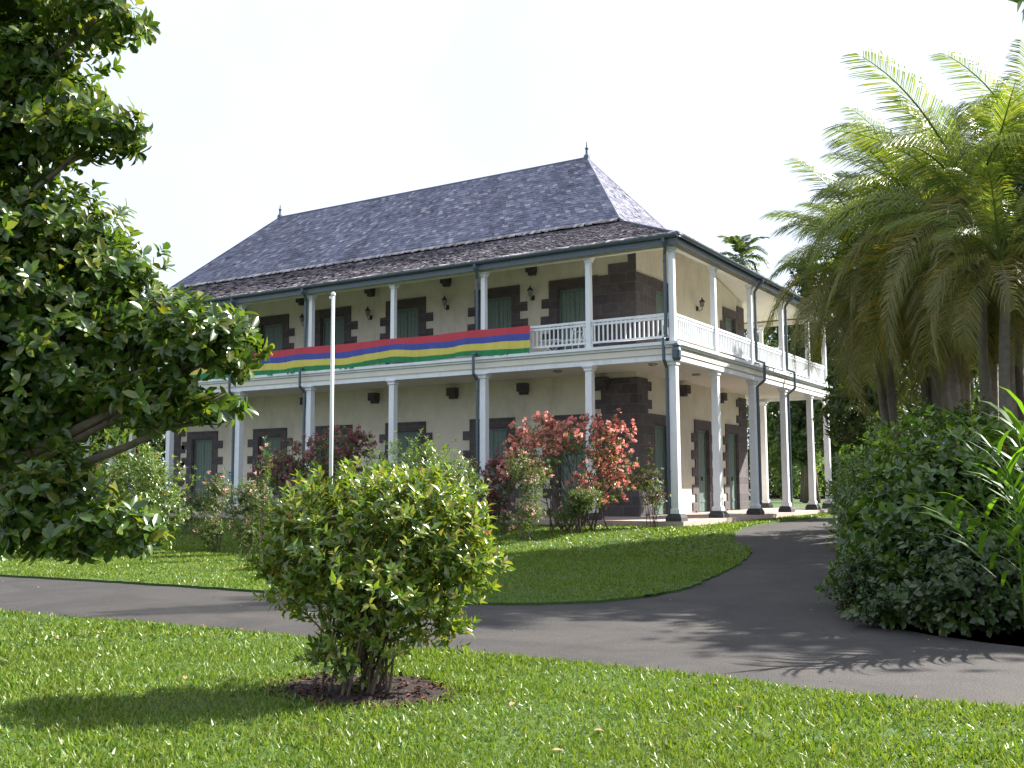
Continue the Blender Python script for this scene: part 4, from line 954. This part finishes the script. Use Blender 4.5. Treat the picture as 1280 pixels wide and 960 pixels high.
# ------------------------------------------------------------------ trees
def tree(name, u, t, vtop, vbot, hw_, label, n, size, lm, r0=.25, seed=1, bark='bark', k=6, nb=9, cat_='tree', group=None, trunks=None, inner=.3, tmpl=LEAF, up=.15):
    """crown between vtop and vbot at depth t, hw_ px half width"""
    rs = np.random.default_rng(seed); b = at_ground(u, t); o = empty(name, b, label, cat_, group); bls = []
    for i in range(nb):
        f = (i + .5) / nb; vv = vtop + (vbot - vtop) * f; wv = hw_ * (1 - abs(f - .55) * .9)
        bls.append(bl(u + rs.uniform(-.55, .55) * wv, vv, t + rs.uniform(-.4, .4) * hw_ * t / F_PX, wv * rs.uniform(.45, .7), (vbot - vtop) / nb * rs.uniform(1.1, 1.8)))
    tips, ax = blob_tips(bls, n, inner); P, D, N = rosettes(tips, ax, k, (.6, 1.5), up)
    scatter('crown', tmpl, P, D, N, size * rng.uniform(.6, 1.3, len(P)), M[lm], o, width=1.3)
    top = bls[nb // 3][0].copy(); top[:2] = b[:2] * .6 + top[:2] * .4
    limbs(b, top, [q[0] for q in bls], r0, wob=.05 * hw_ * t / F_PX, seed=seed).build('trunk', M[bark], o, True)
    return o
G6 = 'trees behind the veranda and the palms'
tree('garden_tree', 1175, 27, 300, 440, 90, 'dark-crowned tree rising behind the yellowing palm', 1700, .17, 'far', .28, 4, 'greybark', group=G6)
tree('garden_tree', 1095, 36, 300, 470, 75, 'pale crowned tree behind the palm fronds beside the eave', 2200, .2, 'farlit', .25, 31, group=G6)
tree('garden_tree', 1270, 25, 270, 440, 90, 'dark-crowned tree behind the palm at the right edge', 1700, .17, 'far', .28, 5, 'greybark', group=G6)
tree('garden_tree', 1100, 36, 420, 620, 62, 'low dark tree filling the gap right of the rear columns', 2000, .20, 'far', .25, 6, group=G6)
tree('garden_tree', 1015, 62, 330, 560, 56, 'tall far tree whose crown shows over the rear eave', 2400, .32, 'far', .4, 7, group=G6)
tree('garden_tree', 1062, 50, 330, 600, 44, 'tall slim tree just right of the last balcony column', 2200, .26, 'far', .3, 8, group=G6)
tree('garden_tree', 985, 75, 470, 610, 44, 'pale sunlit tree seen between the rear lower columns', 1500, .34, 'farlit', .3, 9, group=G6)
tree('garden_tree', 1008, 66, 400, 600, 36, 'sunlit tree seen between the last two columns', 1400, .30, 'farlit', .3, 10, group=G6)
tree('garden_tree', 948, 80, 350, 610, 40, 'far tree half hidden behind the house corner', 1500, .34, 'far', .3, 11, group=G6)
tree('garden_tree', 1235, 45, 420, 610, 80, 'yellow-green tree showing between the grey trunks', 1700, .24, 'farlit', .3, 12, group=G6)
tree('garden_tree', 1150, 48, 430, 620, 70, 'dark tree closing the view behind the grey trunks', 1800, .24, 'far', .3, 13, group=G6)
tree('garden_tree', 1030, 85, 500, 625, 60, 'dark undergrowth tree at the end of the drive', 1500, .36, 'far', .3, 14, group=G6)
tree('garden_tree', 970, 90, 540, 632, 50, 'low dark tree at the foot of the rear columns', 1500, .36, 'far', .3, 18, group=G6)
tree('garden_tree', 120, 62, 430, 640, 100, 'dark tree behind the left end of the veranda', 2200, .32, 'far', .4, 15, group='trees beyond the left end of the house')
tree('garden_tree', 185, 60, 440, 640, 85, 'dark tree seen under the balcony at the left house corner', 2400, .32, 'far', .4, 19, group='trees beyond the left end of the house')
tree('garden_tree', -20, 58, 380, 640, 100, 'dark tree beyond the left end of the house at the photo edge', 2000, .32, 'far', .4, 16, group='trees beyond the left end of the house')
tree('garden_tree', 60, 75, 470, 640, 120, 'farther dark tree glimpsed through the left columns', 1600, .36, 'far', .4, 17, group='trees beyond the left end of the house')
# thick grey buttressed trunks behind the shrubs
def grey_trunk(u, t, wpx, vtop, label, seed):
    rs = np.random.default_rng(seed); b = at_ground(u, t); o = empty('grey_trunk_tree', b, label, 'tree', 'grey fluted trunks behind the right shrubs')
    hgt = W(u, vtop, t)[2] - b[2]; R = wpx * t / F_PX / 2; m = MB(); n = 28; vs = []; lv = 12
    for i in range(lv):
        f = i / (lv - 1)
        for k in range(n):
            a = 2 * math.pi * k / n; fl = 1 + (.20 * math.sin(a * 4 + seed) + .12 * math.sin(a * 7 + 2 * seed)) * (1.1 - .5 * f); rr = R * fl * (1.25 - .4 * f + .35 * math.exp(-f * 7)) * (1 + .03 * rs.normal())
            vs.append((b[0] + .06 * math.sin(f * 4 + seed) + rr * math.cos(a), b[1] + rr * math.sin(a), b[2] - .1 + f * hgt))
    m.add(vs, [(i * n + k, i * n + (k + 1) % n, (i + 1) * n + (k + 1) % n, (i + 1) * n + k) for i in range(lv - 1) for k in range(n)])
    m.build('trunk', M['greybark'], o, True)
    top = b + np.array([0, 0, hgt - .3]); m = MB(); cr = []
    for i in range(7):
        e_ = top + np.array([rs.normal(0, .9), rs.normal(0, .9), rs.uniform(.6, 2.4)]); m.tube([top + rs.normal(0, .05, 3), (top + e_) / 2 + rs.normal(0, .1, 3), e_], [R * .45, R * .25, R * .08], 6); cr.append((e_, (.75, .75, .5)))
    m.build('limbs', M['greybark'], o, True)
    tips, ax = blob_tips(cr, 520, .3); P, D, N = rosettes(tips, ax, 6, (.6, 1.5), .1); scatter('crown', LEAF, P, D, N, .15 * rng.uniform(.6, 1.3, len(P)), M['far'], o, width=1.3)
grey_trunk(1186, 24, 40, 430, 'thick fluted grey trunk, widest of the ones above the right shrubs', 1)
grey_trunk(1212, 25.5, 20, 430, 'slimmer grey trunk pressed against the widest one', 2)
grey_trunk(1246, 26, 20, 420, 'grey trunk standing alone with yellow foliage on both sides', 3)
grey_trunk(1276, 24, 26, 410, 'grey trunk at the right edge above the ginger blades', 4)
# off-view trees on the right whose crowns shade the road and the lawn
def crown_tree(x, y, z0, z1, R, label, n, seed, lm='bigleaf', size=.17, r0=.3, extra=(), more_tips=None):
    rs = np.random.default_rng(seed); b = np.array([x, y, float(zg(x, y))]); o = empty('shade_tree', b, label, 'tree', 'tall shade trees right of the drive'); bls = []
    for i in range(10):
        a = i * 2.4; r = R * math.sqrt((i + .5) / 10) * .75; bls.append((np.array([x + r * math.cos(a), y + r * math.sin(a), z0 + (z1 - z0) * rs.uniform(.3, .8)]), (R * .42, R * .42, (z1 - z0) * .26)))
    bls += list(extra)
    tips, ax = blob_tips(bls, n, .3)
    if more_tips is not None: tips = np.vstack([tips, more_tips]); ax = np.vstack([ax, np.tile([[-.6, 0, -.3]], (len(more_tips), 1))])
    P, D, N = rosettes(tips, ax, 7, (.7, 1.45), .2); scatter('crown', LEAF, P, D, N, size * rng.uniform(.6, 1.25, len(P)), M[lm], o, width=1.3)
    limbs(b, (x, y, z0 + (z1 - z0) * .5), [q[0] for q in bls], r0, wob=.15, seed=seed).build('trunk', M['bark'], o, True)
crown_tree(14.0, -5.0, 4.5, 9.5, 3.2, 'spreading shade tree out beyond the right shrubs', 3300, 21, size=.2)
crown_tree(12.6, .6, 7.0, 12.0, 3.3, 'spreading shade tree beyond the palms on the right', 3800, 22, size=.2)
crown_tree(11.2, 5.4, 9, 13.5, 2.9, 'highest shade tree far out on the right of the drive', 2000, 24, size=.2)
crown_tree(10.8, 9.5, 5.0, 9.0, 2.4, 'shade tree behind the grey fluted trunks', 1400, 25, lm='far')
lp = W(1272, 4, 5.2)
crown_tree(14.8, -21.5, 3.6, 6.5, 1.9, 'tree at the right whose leaf tip hangs into the top corner of the photo', 500, 23, r0=.16, extra=[(W(1300, -12, 5.2), (.09, .09, .06))], more_tips=np.array([W(1284, -10, 5.2), W(1292, -2, 5.25)]))
